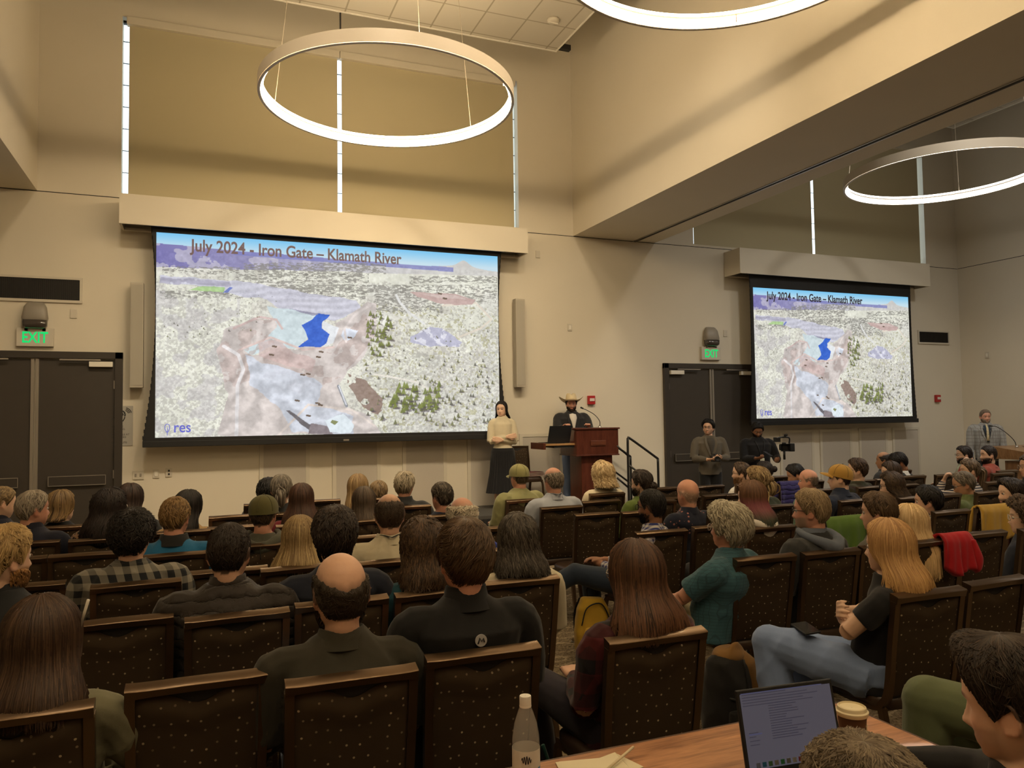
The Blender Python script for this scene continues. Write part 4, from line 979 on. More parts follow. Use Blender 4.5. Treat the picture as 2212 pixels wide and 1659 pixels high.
    if g('lapel'):
        L_ = []
        for s in (-1, 1):
            yb = cy+T[4][2]+.012; F_ = lambda x, z, o=.004: surf(x, z, 1)+o
            L_.append(tube(smoothpath([(s*.052, cy+.045, zs+.045), (s*.076, F_(s*.076, zs-.03), zs-.03), (s*.066, F_(s*.066, zs-.13), zs-.13), (s*.012, F_(.01, zs-.30, .008), zs-.30)], 4), [.012, .022, .026, .008], 10, flat=.25, up=(0, 1, 0)))
        mk('lapel', join(*L_), sm_, t)
        fr = []
        for i, z in enumerate(np.linspace(zs-.27, zs+.05, 9)):
            wv = np.interp(z, [zs-.27, zs-.05, zs+.05], [.012, .062, .045]); yb = min(surf(0, min(z, zs+.0), 1), surf(0, zs-.1, 1)+.02)+.005-.05*max(0, z-zs)/.05; fr.append(np.array([(-wv, yb-.01, z), (0, yb+.004, z), (wv, yb-.01, z), (wv, yb-.03, z), (-wv, yb-.03, z)]))
        mk('shirt_front', rings(fr), g('lapel'), t)
        if g('tie'): mk('necktie', tube(smoothpath([(0, surf(0, zs, 1)-.02, zs+.03), (0, surf(0, zs-.06, 1)+.012, zs-.06), (0, surf(0, zs-.26, 1)+.014, zs-.26)], 3), [.014, .018, .024], 8, flat=.3, up=(0, 1, 0)), g('tie'), t)
    if g('lanyard'):
        lm, tagz = g('lanyard'); yb = surf(0, zs-.2, 1)+.012
        mk('lanyard', join(*[tube(smoothpath([(0, cy-.062*W-.02, zs+.05), (s*.066, cy-.01, zs+.055), (s*.072, surf(s*.072, zs-.02, 1)+.008, zs-.02), (s*.045, surf(s*.045, zs-.12, 1)+.012, zs-.12), (s*.006, surf(0, zs-.29, 1)+.014, zs-.29)], 4), .006, 6, flat=.4) for s in (-1, 1)]), lm, t)
        if tagz: mk('badge', box((0, yb+.014, zs-.33), (.07, .004, .09), .001), plain('badge_white', (.7, .72, .6), .5), t, False)
    # trousers and shoes
    tm = g('trousers') or cloth('dark_trousers', (.02, .02, .024)); pv = []
    if g('skirt'):
        zz = [(zh+.05, .165, .125), (zh, .182, .140), (zh-.30, .20, .14), (.24, .26, .19)]; R = []; A = np.linspace(0, 2*PI, 120, endpoint=False)
        for z, rx, ry in [(np.interp(k, [0, 1, 2, 3], [q_[0] for q_ in zz]), np.interp(k, [0, 1, 2, 3], [q_[1] for q_ in zz]), np.interp(k, [0, 1, 2, 3], [q_[2] for q_ in zz])) for k in np.linspace(0, 3, 14)]:
            pl = 1+.045*(np.arange(120) % 4 < 2)*np.clip((zh-z)/.2, 0, 1); R.append(np.c_[rx*pl*np.cos(A), ry*pl*np.sin(A), np.full(120, z)])
        mk('skirt', rings(R, True), g('skirt'), t, False)
    else:
        for s, k in ((-1, 'L'), (1, 'R')):
            hip, kn, an = legs[k]; lo = g('tloose', .012)
            pv += [ell(kn, (.066+lo,)*3), limb([hip, (hip+kn)/2, kn], [.094+lo*.6, .080+lo, .062+lo], 14), limb([kn, kn*.6+an*.4, an+(kn-an)*.04], [.062+lo, .058+lo*1.2, .046+lo*1.6], 14)]
        pv.append(loft([(0, -.03, .455, .15, .12), (0, -.04, .50, .175, .14), (0, -.06, .60, .165, .135)] if not stand else [(0, 0, zh-.09, .145, .11), (0, 0, zh, .165, .12), (0, 0, zh+.08, .155, .115)], 20, 2.4))
        tv = remesh(join(*pv), max(vox, .011) if not g('bigleg') else .009, 4); tv = folds(tv, g('tfold', .006), seed+9, .8); mk('trousers', tv, tm, t)
    for s, k in ((-1, 'L'), (1, 'R')):
        an = legs[k][2]; fd = nose_dir(V3(g('fd'+k, (s*.12, 1, 0)))); dn = V3((0, 0, -1)); dn = nose_dir(dn-fd*(dn@fd)) if abs(dn@fd) < .9 else V3((0, 1, 0))
        shv = join(tube(smoothpath([an-fd*.055+dn*.045, an+fd*.02+dn*.040, an+fd*.10+dn*.052, an+fd*.185+dn*.064, an+fd*.215+dn*.07], 3), [.036, .042, .044, .034, .012], 12, flat=.8), tube([an-dn*.0, an+dn*.05], [.042, .044], 12))
        sole = tube([an-fd*.075+dn*.075, an+fd*.08+dn*.082, an+fd*.205+dn*.082], [.034, .044, .026], 12, flat=.28)
        so = mk('shoe', remesh(shv, .012, 2), g('shoes') or plain('dark_shoe', (.02, .018, .016), .5), t); mk('sole', sole, g('solem') or plain('shoe_sole', (.03, .028, .025), .7), so)
    for fn in g('add', []): fn(t, M, hc, zs, cy, dict(arms=arms, legs=legs, T=T, z0=z0, surf=surf))
    return t
# head positions in the room: x, y on the plan and the height of the top of the head
POS = {
    'bald': (0.443, 2.650, 1.278),
    'jacket': (0.890, 2.670, 1.364),
    'leftw': (-0.442, 2.690, 1.214),
    'plaidw': (1.562, 2.600, 1.250),
    'tshirt': (2.951, 2.670, 1.238),
    'blond2': (4.226, 3.650, 1.141),
    'puffer': (0.115, 3.620, 1.280),
    'navy': (0.578, 3.640, 1.329),
    'teal': (1.006, 3.640, 1.247),
    'cream': (1.524, 3.700, 1.232),
    'edgeman': (-0.731, 3.630, 1.332),
    'plaidm': (-0.329, 4.470, 1.283),
    'green645': (0.520, 4.540, 1.191),
    'creamshirt': (1.033, 4.500, 1.295),
    'tealman': (2.814, 3.660, 1.227),
    'blue': (-0.150, 5.310, 1.260),
    'capgrey': (0.391, 5.440, 1.230),
    'baldwhite': (1.524, 4.620, 1.244),
    'checks': (2.989, 4.750, 1.205),
    'gm': (3.412, 3.640, 1.278),
    'brownprof': (3.974, 3.660, 1.232),
    'asian': (5.566, 4.620, 1.131),
    'rainbow': (3.732, 4.570, 1.251),
    'navycoat': (-1.093, 6.290, 1.270),
    'curlydark': (-0.610, 6.240, 1.264),
    'red': (0.742, 6.320, 1.235),
    'brownb': (1.240, 6.320, 1.186),
    'navy955': (1.921, 6.350, 1.192),
    'bob': (-1.044, 7.120, 1.205),
    'dark280': (-0.543, 7.120, 1.235),
    'dark405': (-0.090, 6.400, 1.217),
    'grey872': (1.785, 7.150, 1.243),
    'pony': (0.667, 7.150, 1.257),
    'dark578': (0.623, 8.050, 1.172),
    'blond772': (1.348, 7.150, 1.234),
    'small': (1.725, 8.000, 1.100),
    'edge0': (-1.469, 7.150, 1.248),
    'gcap': (2.955, 7.130, 1.264),
    'lblue': (2.996, 6.400, 1.277),
    'wavy': (3.984, 7.260, 1.260),
    'ponyg': (3.941, 6.420, 1.219),
    'bald2': (3.835, 5.510, 1.187),
    'clip': (4.628, 5.580, 1.273),
    'gl': (5.911, 7.410, 1.178),
    'bun': (6.833, 8.100, 1.127),
    'd1725': (6.747, 7.400, 1.133),
    'orange': (6.070, 6.500, 1.135),
    'ycap': (5.607, 5.600, 1.245),
    'gl1845': (6.766, 6.500, 1.237),
    'wprof': (7.264, 6.500, 1.184),
    'wcurly': (6.160, 5.500, 1.164),
    'suit': (8.349, 7.300, 1.231),
    'hb': (8.936, 8.100, 1.187),
    'green': (7.169, 5.500, 1.130),
    'ponr': (8.208, 6.250, 1.190),
    'glb': (10.402, 8.000, 1.236),
    'redsh': (9.966, 7.300, 1.266),
    'mr': (6.636, 4.670, 1.145),
    'cr': (5.403, 3.700, 1.134),
    'edge1': (8.280, 5.600, 1.265),
    'big': (1.569, 1.100, 1.246),
    'laptopman': (1.011, 0.980, 1.187),
}
# ------------------------------------------------------------ hair styles
BROWN = (.040, .023, .013); DARK = (.013, .009, .007); BLACK = (.007, .006, .006); BLOND = (.40, .24, .095); DKBL = (.15, .088, .038); GREY = (.20, .17, .125); WHITE = (.42, .37, .28); AUB = (.055, .024, .014)
def S_(col, **k): return dict(dict(col=col, thick=.013, n=480, lift=.009, len=.30, mess=.22), **k)
def buzz(col, **k): return dict(dict(col=col, thick=.0045, n=520, lift=.0025, len=.14, mess=.2, w=.0035), **k)
def ring(col, top=(.076, .05, .045, .055, .052, .045), **k): return dict(dict(col=col, thick=.006, n=560, lift=.004, len=.22, mess=.2, bald=list(top), line=[.0765, .0725, .052, .025, -.020, .008, -.026, -.062, -.074]), **k)
def lg(col, L, **k): return dict(dict(col=col, thick=.012, n=520, long=L, mess=.05, w=.0055), **k)
# ------------------------------------------------------------ head wear and small wearables
def cap(mat, brimdeg=0, back=False, tilt=0):
    def f(t, M, hc, zs, cy, d):
        A = np.linspace(0, 2*PI, 44, endpoint=False); R = []; n1 = np.linspace(0, 1, 10)
        for u in n1:
            z = .133-(.133-.028)*(u**1.5); zz = np.clip(z-.012, -.1, .1212); p = headpt(A, np.full(44, zz)); k = 1+.016/.085
            p = p*np.array([k, k, 1]); p[:, 2] = z+.008*np.cos(A)*u*0; R.append(p)
        base = R[-1].copy(); R.append(base*[1.0, 1.0, 1]+[0, 0, -.018]); R.append((base+[0, 0, -.018])*[.96, .96, 1]); R.append(base*[.95, .95, 1]+[0, 0, 0])
        T_ = rot(brimdeg*DEG, tilt*DEG)
        mk('cap_crown', xf(rings(R, True), M@T_, hc), mat, t, auto=1.0)
        seams = [tube([headpt(np.array(a), np.array(min(.121, z-.012)))*[1.2, 1.2, 1]+V3((0, 0, .0125)) for z in np.linspace(.132, .03, 10)], .0016, 5) for a in np.arange(6)*PI/3]
        mk('cap_seams', xf(join(*seams, ell((0, -.004, .136), (.008, .008, .004))), M@T_, hc), plain('cap_stitch', (.08, .07, .03), .9), t)
        V = []; nu, nv = 13, 6
        for j in range(nv):
            for i in range(nu):
                a = (i/(nu-1)*2-1)*1.05; r = j/(nv-1); bp = headpt(np.array(a), np.array(.02))*1.18; L = .072*(1-abs(a/1.05)**2.2)*r
                V.append((bp[0]*(1+.03*r), bp[1]+L, .012+.010*math.cos(a)*1-.022*r*r*.6-.010*abs(a)))
        n = len(V); V = V+[(x, y, z-.004) for x, y, z in V]; F = gridf(nv, nu, False)+[tuple(k+n for k in q_[::-1]) for q_ in gridf(nv, nu, False)]
        lp = list(range(nu))+[j*nu+nu-1 for j in range(1, nv)]+[(nv-1)*nu+i for i in range(nu-2, -1, -1)]+[j*nu for j in range(nv-2, 0, -1)]
        F += [(lp[k], lp[(k+1) % len(lp)], lp[(k+1) % len(lp)]+n, lp[k]+n) for k in range(len(lp))]
        mk('cap_brim', xf((np.array(V), F), M@T_, hc), mat, t, auto=1.0)
    return f
def cowboy(mat):
    def f(t, M, hc, zs, cy, d):
        A = np.linspace(0, 2*PI, 48, endpoint=False); R = []
        for u, z, k in ((1, .035, 1.0), (1, .07, .99), (1, .11, .93), (1, .145, .84), (1, .165, .70), (1, .170, .45), (1, .158, .18)):
            x = .092*k*np.sin(A); y = .112*k*np.cos(A)-.004; zz = np.full(48, z)
            if z > .14: zz = zz-.030*np.exp(-(x/.022)**2)*(np.cos(A)*.3+.8)-.016*np.clip(np.cos(A), 0, 1)*(abs(x) > .03)
            R.append(np.c_[x, y, zz])
        crown = rings(R, True); B = []
        for r in np.linspace(0, 1, 9):
            x = (.090+.105*r)*np.sin(A); y = (.110+.085*r)*np.cos(A)-.004; zz = .038+.075*(abs(np.sin(A))**3)*r**1.8-.008*r*abs(np.cos(A))**2; B.append(np.c_[x, y, zz])
        bt = rings(B, False); bb = (bt[0]-[0, 0, .004], [q_[::-1] for q_ in bt[1]]); T_ = rot(0, .12)
        hc = hc+M@V3((0, 0, .012)); mk('hat_crown', xf(crown, M@T_, hc), mat, t); mk('hat_brim', xf(join(bt, bb, tube(B[-1]-[0, 0, .002], .003, 6, closed=True)), M@T_, hc), mat, t)
        mk('hat_band', xf(lathe([(1.0, .038), (1.03, .040), (1.03, .056), (.99, .058)], 48), M@T_@np.diag([.093, .113, 1]), hc+M@T_@V3((0, -.004, 0))), plain('hat_band', (.28, .2, .11), .7), t)
    return f
def hairclip(t, M, hc, zs, cy, d):
    P = smoothpath([(.02, -.115, .055), (.045, -.118, .035), (.055, -.112, .005), (.035, -.118, -.025), (.01, -.122, -.01), (.02, -.125, .02), (.02, -.115, .055)], 5)
    mk('hair_claw_clip', xf(tube(P, .0055, 8), M, hc), plain('gold_clip', (.75, .58, .25), .25, metal=.3), t)
def backlogo(t, M, hc, zs, cy, d):
    z = zs-.085; yb = d['surf'](.015, z, -1)-.004
    disc = lathe([(.0001, 0), (.021, 0), (.021, .004), (.0001, .004)], 28); mk('jacket_emblem', xf(disc, rot(0, PI/2), (0.015, yb+.003, z)), plain('emblem_grey', (.42, .42, .42), .4), t, True, auto=.6)
    mk('emblem_mark', join(*[tube(P, .0022, 6) for P in ([(.003, yb-.003, z-.010), (.010, yb-.003, z+.010), (.016, yb-.003, z-.002), (.023, yb-.003, z+.008), (.026, yb-.003, z-.006)],)]), plain('emblem_black', (.01, .01, .01), .6), t)
def shield(t, M, hc, zs, cy, d): pass
def hoodcord(t, M, hc, zs, cy, d):
    P = smoothpath([(.085, cy+.02, zs+.055)]+[(x, d['surf'](x, z, -1)-.006, z) for x, z in ((.110, zs-.0), (.105, zs-.05), (.085, zs-.10), (.07, zs-.16))], 5)
    mk('neck_strap', tube(P, .0085, 8), cloth('blue_rope', (.10, .14, .20), 'stripe', (.3, .33, .38), 6), t)
def pencil(t, M, hc, zs, cy, d):
    P = [hc+M@V3((.088, .03, .025)), hc+M@V3((.116, .02, .112))]
    mk('white_stylus', tube(P, .0045, 8), plain('stylus_white', (.6, .55, .45), .3), t)
def zipseam(t, M, hc, zs, cy, d):
    yb = cy-.128; mk('hood_seam', tube(smoothpath([(0, cy-.17, zs+.0), (0, cy-.178, zs-.05), (0, cy-.16, zs-.10)], 4), .003, 6), plain('seam_dark', (.03, .03, .025), .9), t)
# ------------------------------------------------------------ the audience
K_char = cloth('charcoal_knit', (.018, .019, .021)); K_jack = cloth('black_softshell', (.012, .012, .013)); K_shirt = cloth('dark_green_grey_shirt', (.040, .036, .026))
K_olive = cloth('washed_olive_cotton', (.155, .145, .090)); K_red = cloth('dark_red_plaid', (.075, .010, .012), 'plaid', (.010, .008, .010), 1.1); K_black = cloth('black_cotton', (.012, .012, .014))
K_quilt = cloth('quilted_brown', (.030, .023, .019), 'quilt', rough=.6); K_navy = cloth('navy_cotton', (.016, .019, .032)); K_teal = cloth('teal_knit', (.012, .050, .065)); K_cream = cloth('cream_cotton', (.52, .46, .33))
K_buff = cloth('buffalo_plaid', (.24, .22, .18), 'buffalo', (.012, .013, .016), 1.0); K_green = cloth('dark_green_knit', (.012, .050, .025)); K_tealc = cloth('teal_check_shirt', (.045, .115, .145), 'grid', (.02, .04, .05), 2.2)
K_blue = cloth('bright_blue_fleece', (.018, .125, .26)); K_hood = cloth('grey_olive_hoodie', (.075, .075, .055)); K_chk = cloth('blue_white_check', (.55, .52, .50), 'check', (.030, .040, .16), 1.35)
K_coat = cloth('dark_navy_coat', (.012, .013, .024)); K_lb = cloth('pale_blue_shirt', (.40, .43, .50)); K_sage = cloth('sage_shirt', (.26, .25, .115)); K_oatm = cloth('cream_blouse', (.58, .50, .35)); K_gr = cloth('leaf_green_shirt', (.10, .14, .030))
K_flo = cloth('navy_flower_shirt', (.012, .014, .028), 'floral', (.30, .13, .11), .9); K_white = cloth('white_fleece', (.60, .56, .50)); K_mix = cloth('dark_green_fleece', (.050, .060, .040)); K_sea = cloth('seafoam_shirt', (.14, .20, .15))
K_nv = cloth('navy_jacket', (.016, .022, .042)); K_mar = cloth('maroon_cotton', (.11, .035, .040)); K_brick = cloth('brick_shirt', (.26, .055, .035)); K_suit = cloth('charcoal_suit', (.022, .022, .024)); K_sg = cloth('moss_fleece', (.105, .125, .040))
K_str = cloth('striped_knit', (.50, .42, .34), 'stripe', (.02, .02, .03), 1.6); K_dg = cloth('faded_green', (.26, .27, .17)); K_grid = cloth('grey_window_check', (.28, .28, .27), 'grid', (.10, .07, .06), .62); K_taupe = cloth('taupe_overshirt', (.10, .085, .065)); K_tan = cloth('tan_knit', (.36, .23, .10))
K_leo = cloth('spotted_blouse', (.30, .17, .09), 'leopard', (.02, .015, .012), 1.6); K_redk = cloth('red_knit', (.16, .018, .024)); K_grey = cloth('dark_grey_jacket', (.030, .031, .032)); K_brn = cloth('dark_brown_knit', (.022, .013, .011)); K_forest = cloth('brown_green_plaid', (.030, .032, .014), 'plaid', (.02, .008, .006), 1.3)
K_jean = cloth('blue_denim', (.20, .275, .48), 'denim', rough=.8); K_dj = cloth('dark_denim', (.020, .030, .050), 'denim'); K_khaki = cloth('khaki_cotton', (.30, .25, .15)); K_og = cloth('olive_trousers', (.115, .135, .070)); K_leg = cloth('dark_leggings', (.028, .024, .034))
LAN = plain('black_lanyard', (.01, .01, .012), .6)
def who(key, label, hair_, shirt, look='s', **k):
    x, y, top = POS[key]
    T = {'s': (2.2, 11.3), 'p': (5.3, 10.9), 'r': (11.2, 11.3)}.get(look)
    hy = math.degrees(math.atan2(-(T[0]-x), T[1]-y)) if T else look
    hy = max(-75, min(75, hy)); dist = math.hypot(x, y)
    d = dict(label=label, x=x, y=y, top=top, hy=hy, turn=hy*.35, hair=hair_, shirt=shirt, vox=.0072 if dist < 3 else (.009 if dist < 5.5 else .011), q=2.2 if dist < 3 else (1.3 if dist < 4.7 else (.8 if dist < 6.5 else .5)))
    d.update(k)
    return person(d)
CH = []      # chairs: (x of the rail centre, y of the rail, label)
# --- nearest row
who('bald', 'balding man with a dark fringe of hair in a dark olive grey collared shirt', ring((.035, .026, .018), (.076, .05, .058, .056, .040, .022), thick=.004, n=900, w=.0035), K_shirt, 's', collar='shirt', beard=(.05, .035, .022), wide=1.12, bulk=1.12, skin='l', fold=.010, hs=1.08, trousers=K_jean, hy=3)
who('jacket', 'brown haired man in a black zip jacket with a small round emblem between the shoulders', S_((.055, .032, .018), thick=.012, n=900, swirl=.5, hi=(.14, .085, .045)), K_jack, 's', collar='high', wide=1.14, bulk=1.1, fold=.008, hs=1.08, add=[backlogo], skin='r', hy=-2)
who('leftw', 'woman with straight dark brown shoulder length hair in a washed olive shirt, lower left corner', lg((.030, .016, .010), .185, n=1100, wide=0.75, hi=(.10, .055, .03)), K_olive, -16, collar='shirt', fold=.014, hs=1.05, add=[hoodcord, pencil], loose=.022, elR=(.30, -.02, .62))
who('plaidw', 'woman with very long dark brown hair in a dark red plaid shirt by the aisle', lg((.032, .017, .011), .205, n=1300, wide=1.00, hi=(.13, .062, .032), tips=(.16, .075, .04), mess=.08), K_red, 14, collar='shirt', fold=.014, hs=1.03, loose=.02, glasses='metal', trousers=K_leg, knL=(-.20, .42, .60), anL=(-.12, .40, .13), sleeve=1)
who('tshirt', 'woman with straight copper blond hair in a black short sleeved top and pale jeans', lg((.30, .155, .062), .18, n=1300, hi=(.62, .38, .16), tips=(.60, .36, .14), wide=0.65), K_black, 22, collar='crew', sleeve=.62, hs=1.0, W=.9, wide=.90, bulk=.88, trousers=K_jean, bigleg=1, tfold=.014, tloose=.028, vox=.006, skin='p', knL=(-.14, .42, .60), knR=(.10, .44, .52), anL=(-.18, .34, .18), anR=(.02, .30, .12), elL=(-.215, .01, .74), elR=(.215, .01, .74), wrL=(.045, .075, .755), wrR=(-.075, .095, .79), hdL=((1, -.15, .1), (0, -1, 0), .4, 1), hdR=((-1, -.25, .35), (.2, -1, 0), .6, -1), turn=24, eyes=1)
# --- second row
who('edgeman', 'blond man with a ginger beard in a dark navy top at the left edge', S_((.30, .19, .075), n=800, hi=(.55, .38, .17)), K_char, -48, collar='turtle', beard=(.34, .17, .06), skin='p', vox=.0065, eyes=1)
who('puffer', 'man with close cropped dark hair in a dark brown quilted puffer jacket', buzz((.022, .015, .011), n=1100), K_quilt, 's', collar='high', wide=1.16, bulk=1.15, fold=.012, loose=.030, hs=1.04)
who('navy', 'man with thick wavy dark hair in a navy shirt just ahead of the balding man', S_((.018, .012, .010), thick=.016, n=700, wave=.004, hi=(.06, .04, .028), hi2=0), K_navy, -8, collar='crew', wide=1.1, fold=.009, beard=(.016, .011, .009), hs=1.05)
who('teal', 'woman with long curly dark brown hair in a teal sweater', lg((.034, .020, .012), .18, wave=.009, wf=4, n=900, hi=(.13, .075, .04), wide=0.60, thick=.016), K_teal, 10, collar='crew', wide=.95, fold=.009)
who('cream', 'woman with wavy greying dark brown hair in a cream top', lg((.026, .019, .014), .16, wave=.006, wf=2.5, n=800, hi=(.12, .10, .078), wide=0.65, thick=.014), K_cream, 's', collar='crew', wide=.98, fold=.009)
who('tealman', 'older man with curly grey blond hair in a teal checked short sleeved shirt', S_((.20, .17, .115), thick=.020, wave=.010, wf=1.2, n=900, w=.0075, hi=(.56, .50, .38), lift=.016, len=.5, line=[.074, .070, .050, .020, -.035, -.02, -.05, -.085, -.095]), K_tealc, 28, collar='shirt', sleeve=.8, wide=1.08, bulk=1.2, trousers=K_khaki, glasses='clear', fold=.012, loose=.022, skin='r', turn=26, tloose=.03, elL=(-.25, .06, .70), wrL=(-.02, .24, .62), wrR=(.02, .26, .63), knL=(-.14, .46, .54), anL=(-.16, .34, .15), vox=.0085)
who('gm', 'man with cropped sandy hair, glasses and a short grey beard in a dark hooded jacket', S_((.17, .115, .06), thick=.010, n=1000, hi=(.38, .28, .16), lift=.007), K_grey, 40, collar='jacket', cmat=cloth('blue_grey_collar', (.12, .14, .18)), hood=1, glasses='dark', stubble=((.26, .21, .16), .75), wide=1.12, bulk=1.12, loose=.026, fold=.012, skin='r', vox=.007, eyes=1)
who('brownprof', 'young man with short brown hair looking left, beside the green jacket on a chair', S_((.060, .034, .018), thick=.012, n=800, hi=(.13, .08, .04)), cloth('grey_tweed', (.070, .062, .050)), 34, collar='crew', wide=1.0, fold=.009, skin='l', vox=.007, eyes=1)
who('blond2', 'woman with long pale blond hair in a dark brown sweater behind the copper blond woman', lg((.42, .27, .12), .32, n=1200, hi=(.80, .60, .34), tips=(.75, .52, .26), wide=0.57), K_brn, 30, collar='crew', fold=.009, skin='p')
who('cr', 'person with curly brown hair and clear glasses in a dark top at the right edge', S_((.045, .028, .018), thick=.03, wave=.009, wf=2.5, n=900, lift=.014, hi=(.14, .09, .05), line=[.070, .066, .048, .020, -.05, -.05, -.09, -.10, -.10]), K_navy, 42, collar='crew', wide=1.15, bulk=1.1, glasses='clear', skin='p', eyes=1)
# --- third row
who('plaidm', 'man with curly black hair in a black and grey buffalo plaid shirt', S_(BLACK, thick=.022, wave=.006, wf=3, n=1000, lift=.012, hi=(.03, .022, .018), mess=.5), K_buff, -14, collar='shirt', wide=1.14, bulk=1.15, loose=.024, fold=.010)
who('green645', 'woman with streaked blond hair over a dark green sweater', lg((.17, .105, .045), .175, n=900, hi=(.50, .36, .17), wide=0.90), K_green, 's', collar='crew', fold=.008)
who('creamshirt', 'balding man with dark hair at the sides in a cream shirt with a black lanyard', ring((.040, .026, .017), (.076, .05, .055, .075, .085, .088), n=700, thick=.006), K_cream, 's', collar='shirt', wide=1.08, lanyard=(LAN, 0), fold=.009, skin='l')
who('baldwhite', 'older man with thin white hair around a pink crown in a blue jacket', ring((.40, .35, .27), (.076, .05, .06, .07, .075, .078), n=500, lift=.016, thick=.010, mess=.5), cloth('cobalt_jacket', (.010, .030, .26)), 's', collar='shirt', skin='r')
who('checks', 'man with cropped black hair and glasses in a blue and white checked shirt, legs crossed', buzz((.010, .008, .007), n=700, thick=.006), K_chk, 30, collar='shirt', glasses='dark', trousers=K_dj, skin='t', turn=38, fold=.009, beard=(.012, .01, .009), beardlen=.006, knL=(-.22, .40, .60), anL=(-.40, .72, .42), fdL=(-.55, .75, -.25), knR=(.08, .42, .52), shoes=plain('suede_shoe', (.28, .21, .125), .9), solem=plain('white_sole', (.55, .5, .42), .7), wrL=(-.10, .26, .66), wrR=(-.04, .26, .68), vox=.0085)
who('rainbow', 'woman with auburn hair dyed pink and green, held by a gold claw clip', lg((.085, .040, .020), .20, n=900, hi=(.20, .10, .05), dye=(.30, .08, .12), dye2=(.035, .085, .065), wide=0.50), K_white, 34, collar='crew', hood=1, fold=.012, add=[hairclip], skin='p')
who('asian', 'man with thick black hair in a white shirt behind the red jacket', S_((.009, .007, .006), thick=.016, n=700, hi=(.02, .016, .014)), cloth('white_shirt', (.58, .55, .50)), 40, collar='shirt', lanyard=(LAN, 0), skin='l', eyes=1)
who('mr', 'dark haired man in a maroon top looking left near the right edge', S_((.016, .011, .009), thick=.018, n=700, hi=(.05, .035, .025), quiff=.012), K_mar, 62, collar='crew', skin='p', eyes=1, lanyard=(LAN, 0), beard=(.03, .022, .018), beardlen=.003)
# --- fourth row
who('blue', 'man with cropped ginger blond hair in a bright blue fleece with an orange collar', buzz((.20, .115, .045), thick=.008, n=700, hi=(.36, .23, .10), lift=.005), K_blue, -18, collar='jacket', cmat=cloth('black_orange_collar', (.02, .02, .02)), wide=1.16, bulk=1.12, skin='r', fold=.008)
who('capgrey', 'man in an olive baseball cap and grey green hooded sweatshirt', buzz((.06, .04, .025)), K_hood, -24, hood=1, add=[cap(cloth('olive_cap', (.105, .095, .035))), zipseam], skin='r', wide=1.02)
who('bald2', 'bald man in a navy shirt with small pale flowers', dict(col=(.30, .22, .16), thick=.001, n=150, lift=.0015, len=.1, w=.0015, noshell=1, bald=[.076, .05, .03, .03, .02, .01]), K_flo, 14, collar='shirt', skin='r', wide=1.05)
who('clip', 'woman with streaked blond hair in a claw clip and a dark green fleece', dict(S_((.15, .09, .04), n=700, hi=(.45, .33, .17), thick=.016), extra=[('bun', (0, -.115, .02), .035), ('tail', [(0, -.12, 0), (.01, -.14, -.06), (.0, -.13, -.12)], .028)]), K_mix, 38, collar='crew', wide=1.1, bulk=1.1)
who('ycap', 'man in a mustard yellow cap and navy jacket', buzz((.05, .03, .02)), K_nv, 46, add=[cap(cloth('mustard_cap', (.40, .225, .045)), 0, tilt=14)], collar='high', wide=1.15, bulk=1.1, skin='p', eyes=1, vox=.0085)
who('wcurly', 'woman with wavy dark brown hair and glasses behind the brown haired young man', lg((.030, .019, .012), .13, n=500, wave=.007, hi=(.09, .055, .03), wide=0.45), K_brn, 52, glasses='dark', skin='p', hp=4)
who('green', 'older man with glasses and receding grey brown hair in a moss green fleece, looking down', S_((.10, .078, .055), thick=.010, n=500, hi=(.24, .20, .15), line=[.095, .088, .060, .030, -.01, .006, -.028, -.066, -.080]), K_sg, 50, glasses='dark', hp=16, collar='jacket', lanyard=(LAN, 0), skin='m', wide=1.15, bulk=1.15, loose=.022, eyes=1)
who('edge1', 'person with glasses cut off by the right edge', S_((.08, .06, .045)), K_grey, 60, glasses='metal', skin='l')
# --- fifth row
who('navycoat', 'grey haired man in a dark navy overcoat beside the left door', S_((.20, .16, .12), thick=.010, n=600, hi=(.42, .36, .27), lift=.006), K_coat, -60, collar='high', wide=1.14, bulk=1.15, skin='r', eyes=1)
who('curlydark', 'woman with long curly nearly black hair in a spotted blouse', lg((.012, .008, .007), .24, n=600, wave=.008, wf=4, hi=(.035, .022, .018), wide=0.50, thick=.015), K_leo, -50, glasses='clear', skin='p')
who('dark405', 'woman with sleek black hair in a tan sweater', lg((.009, .007, .006), .24, n=400, hi=(.03, .022, .018), wide=0.50), K_tan, -42, skin='l')
who('red', 'woman with long reddish brown hair in a dark red sweater', lg((.040, .019, .012), .22, n=500, hi=(.11, .05, .03), wide=0.80), K_redk, -12)
who('brownb', 'woman with long straight brown hair in a black top behind the cream shirt', lg((.050, .034, .022), .22, n=450, hi=(.13, .09, .06), wide=0.35), K_black, 's')
who('navy955', 'man with cropped dark grey hair in a navy shirt', buzz((.050, .038, .028), thick=.008, hi=(.16, .13, .10), n=500, lift=.004), K_nv, 20, wide=1.18, bulk=1.15, skin='r')
who('lblue', 'balding grey haired man in a pale blue shirt with a black lanyard', ring((.17, .14, .105), (.076, .05, .055, .07, .08, .083), n=400), K_lb, 's', collar='shirt', lanyard=(LAN, 0), wide=1.14, bulk=1.1, skin='r')
who('ponyg', 'person with dark hair in a low bun, glasses and a leaf green shirt', dict(S_((.022, .015, .012), n=450, hi=(.07, .05, .04)), extra=[('bun', (0, -.125, -.02), .042)]), K_gr, 34, glasses='metal', beard=(.03, .02, .015), skin='p')
who('orange', 'bald older man with a tanned head in a seafoam shirt', ring((.14, .11, .08), (.076, .05, .02, .04, .045, .04), n=500, thick=.002, lift=.002, w=.002, noshell=1), K_sea, 48, collar='shirt', lanyard=(LAN, 0), skin='r', wide=1.12, bulk=1.15, eyes=1)
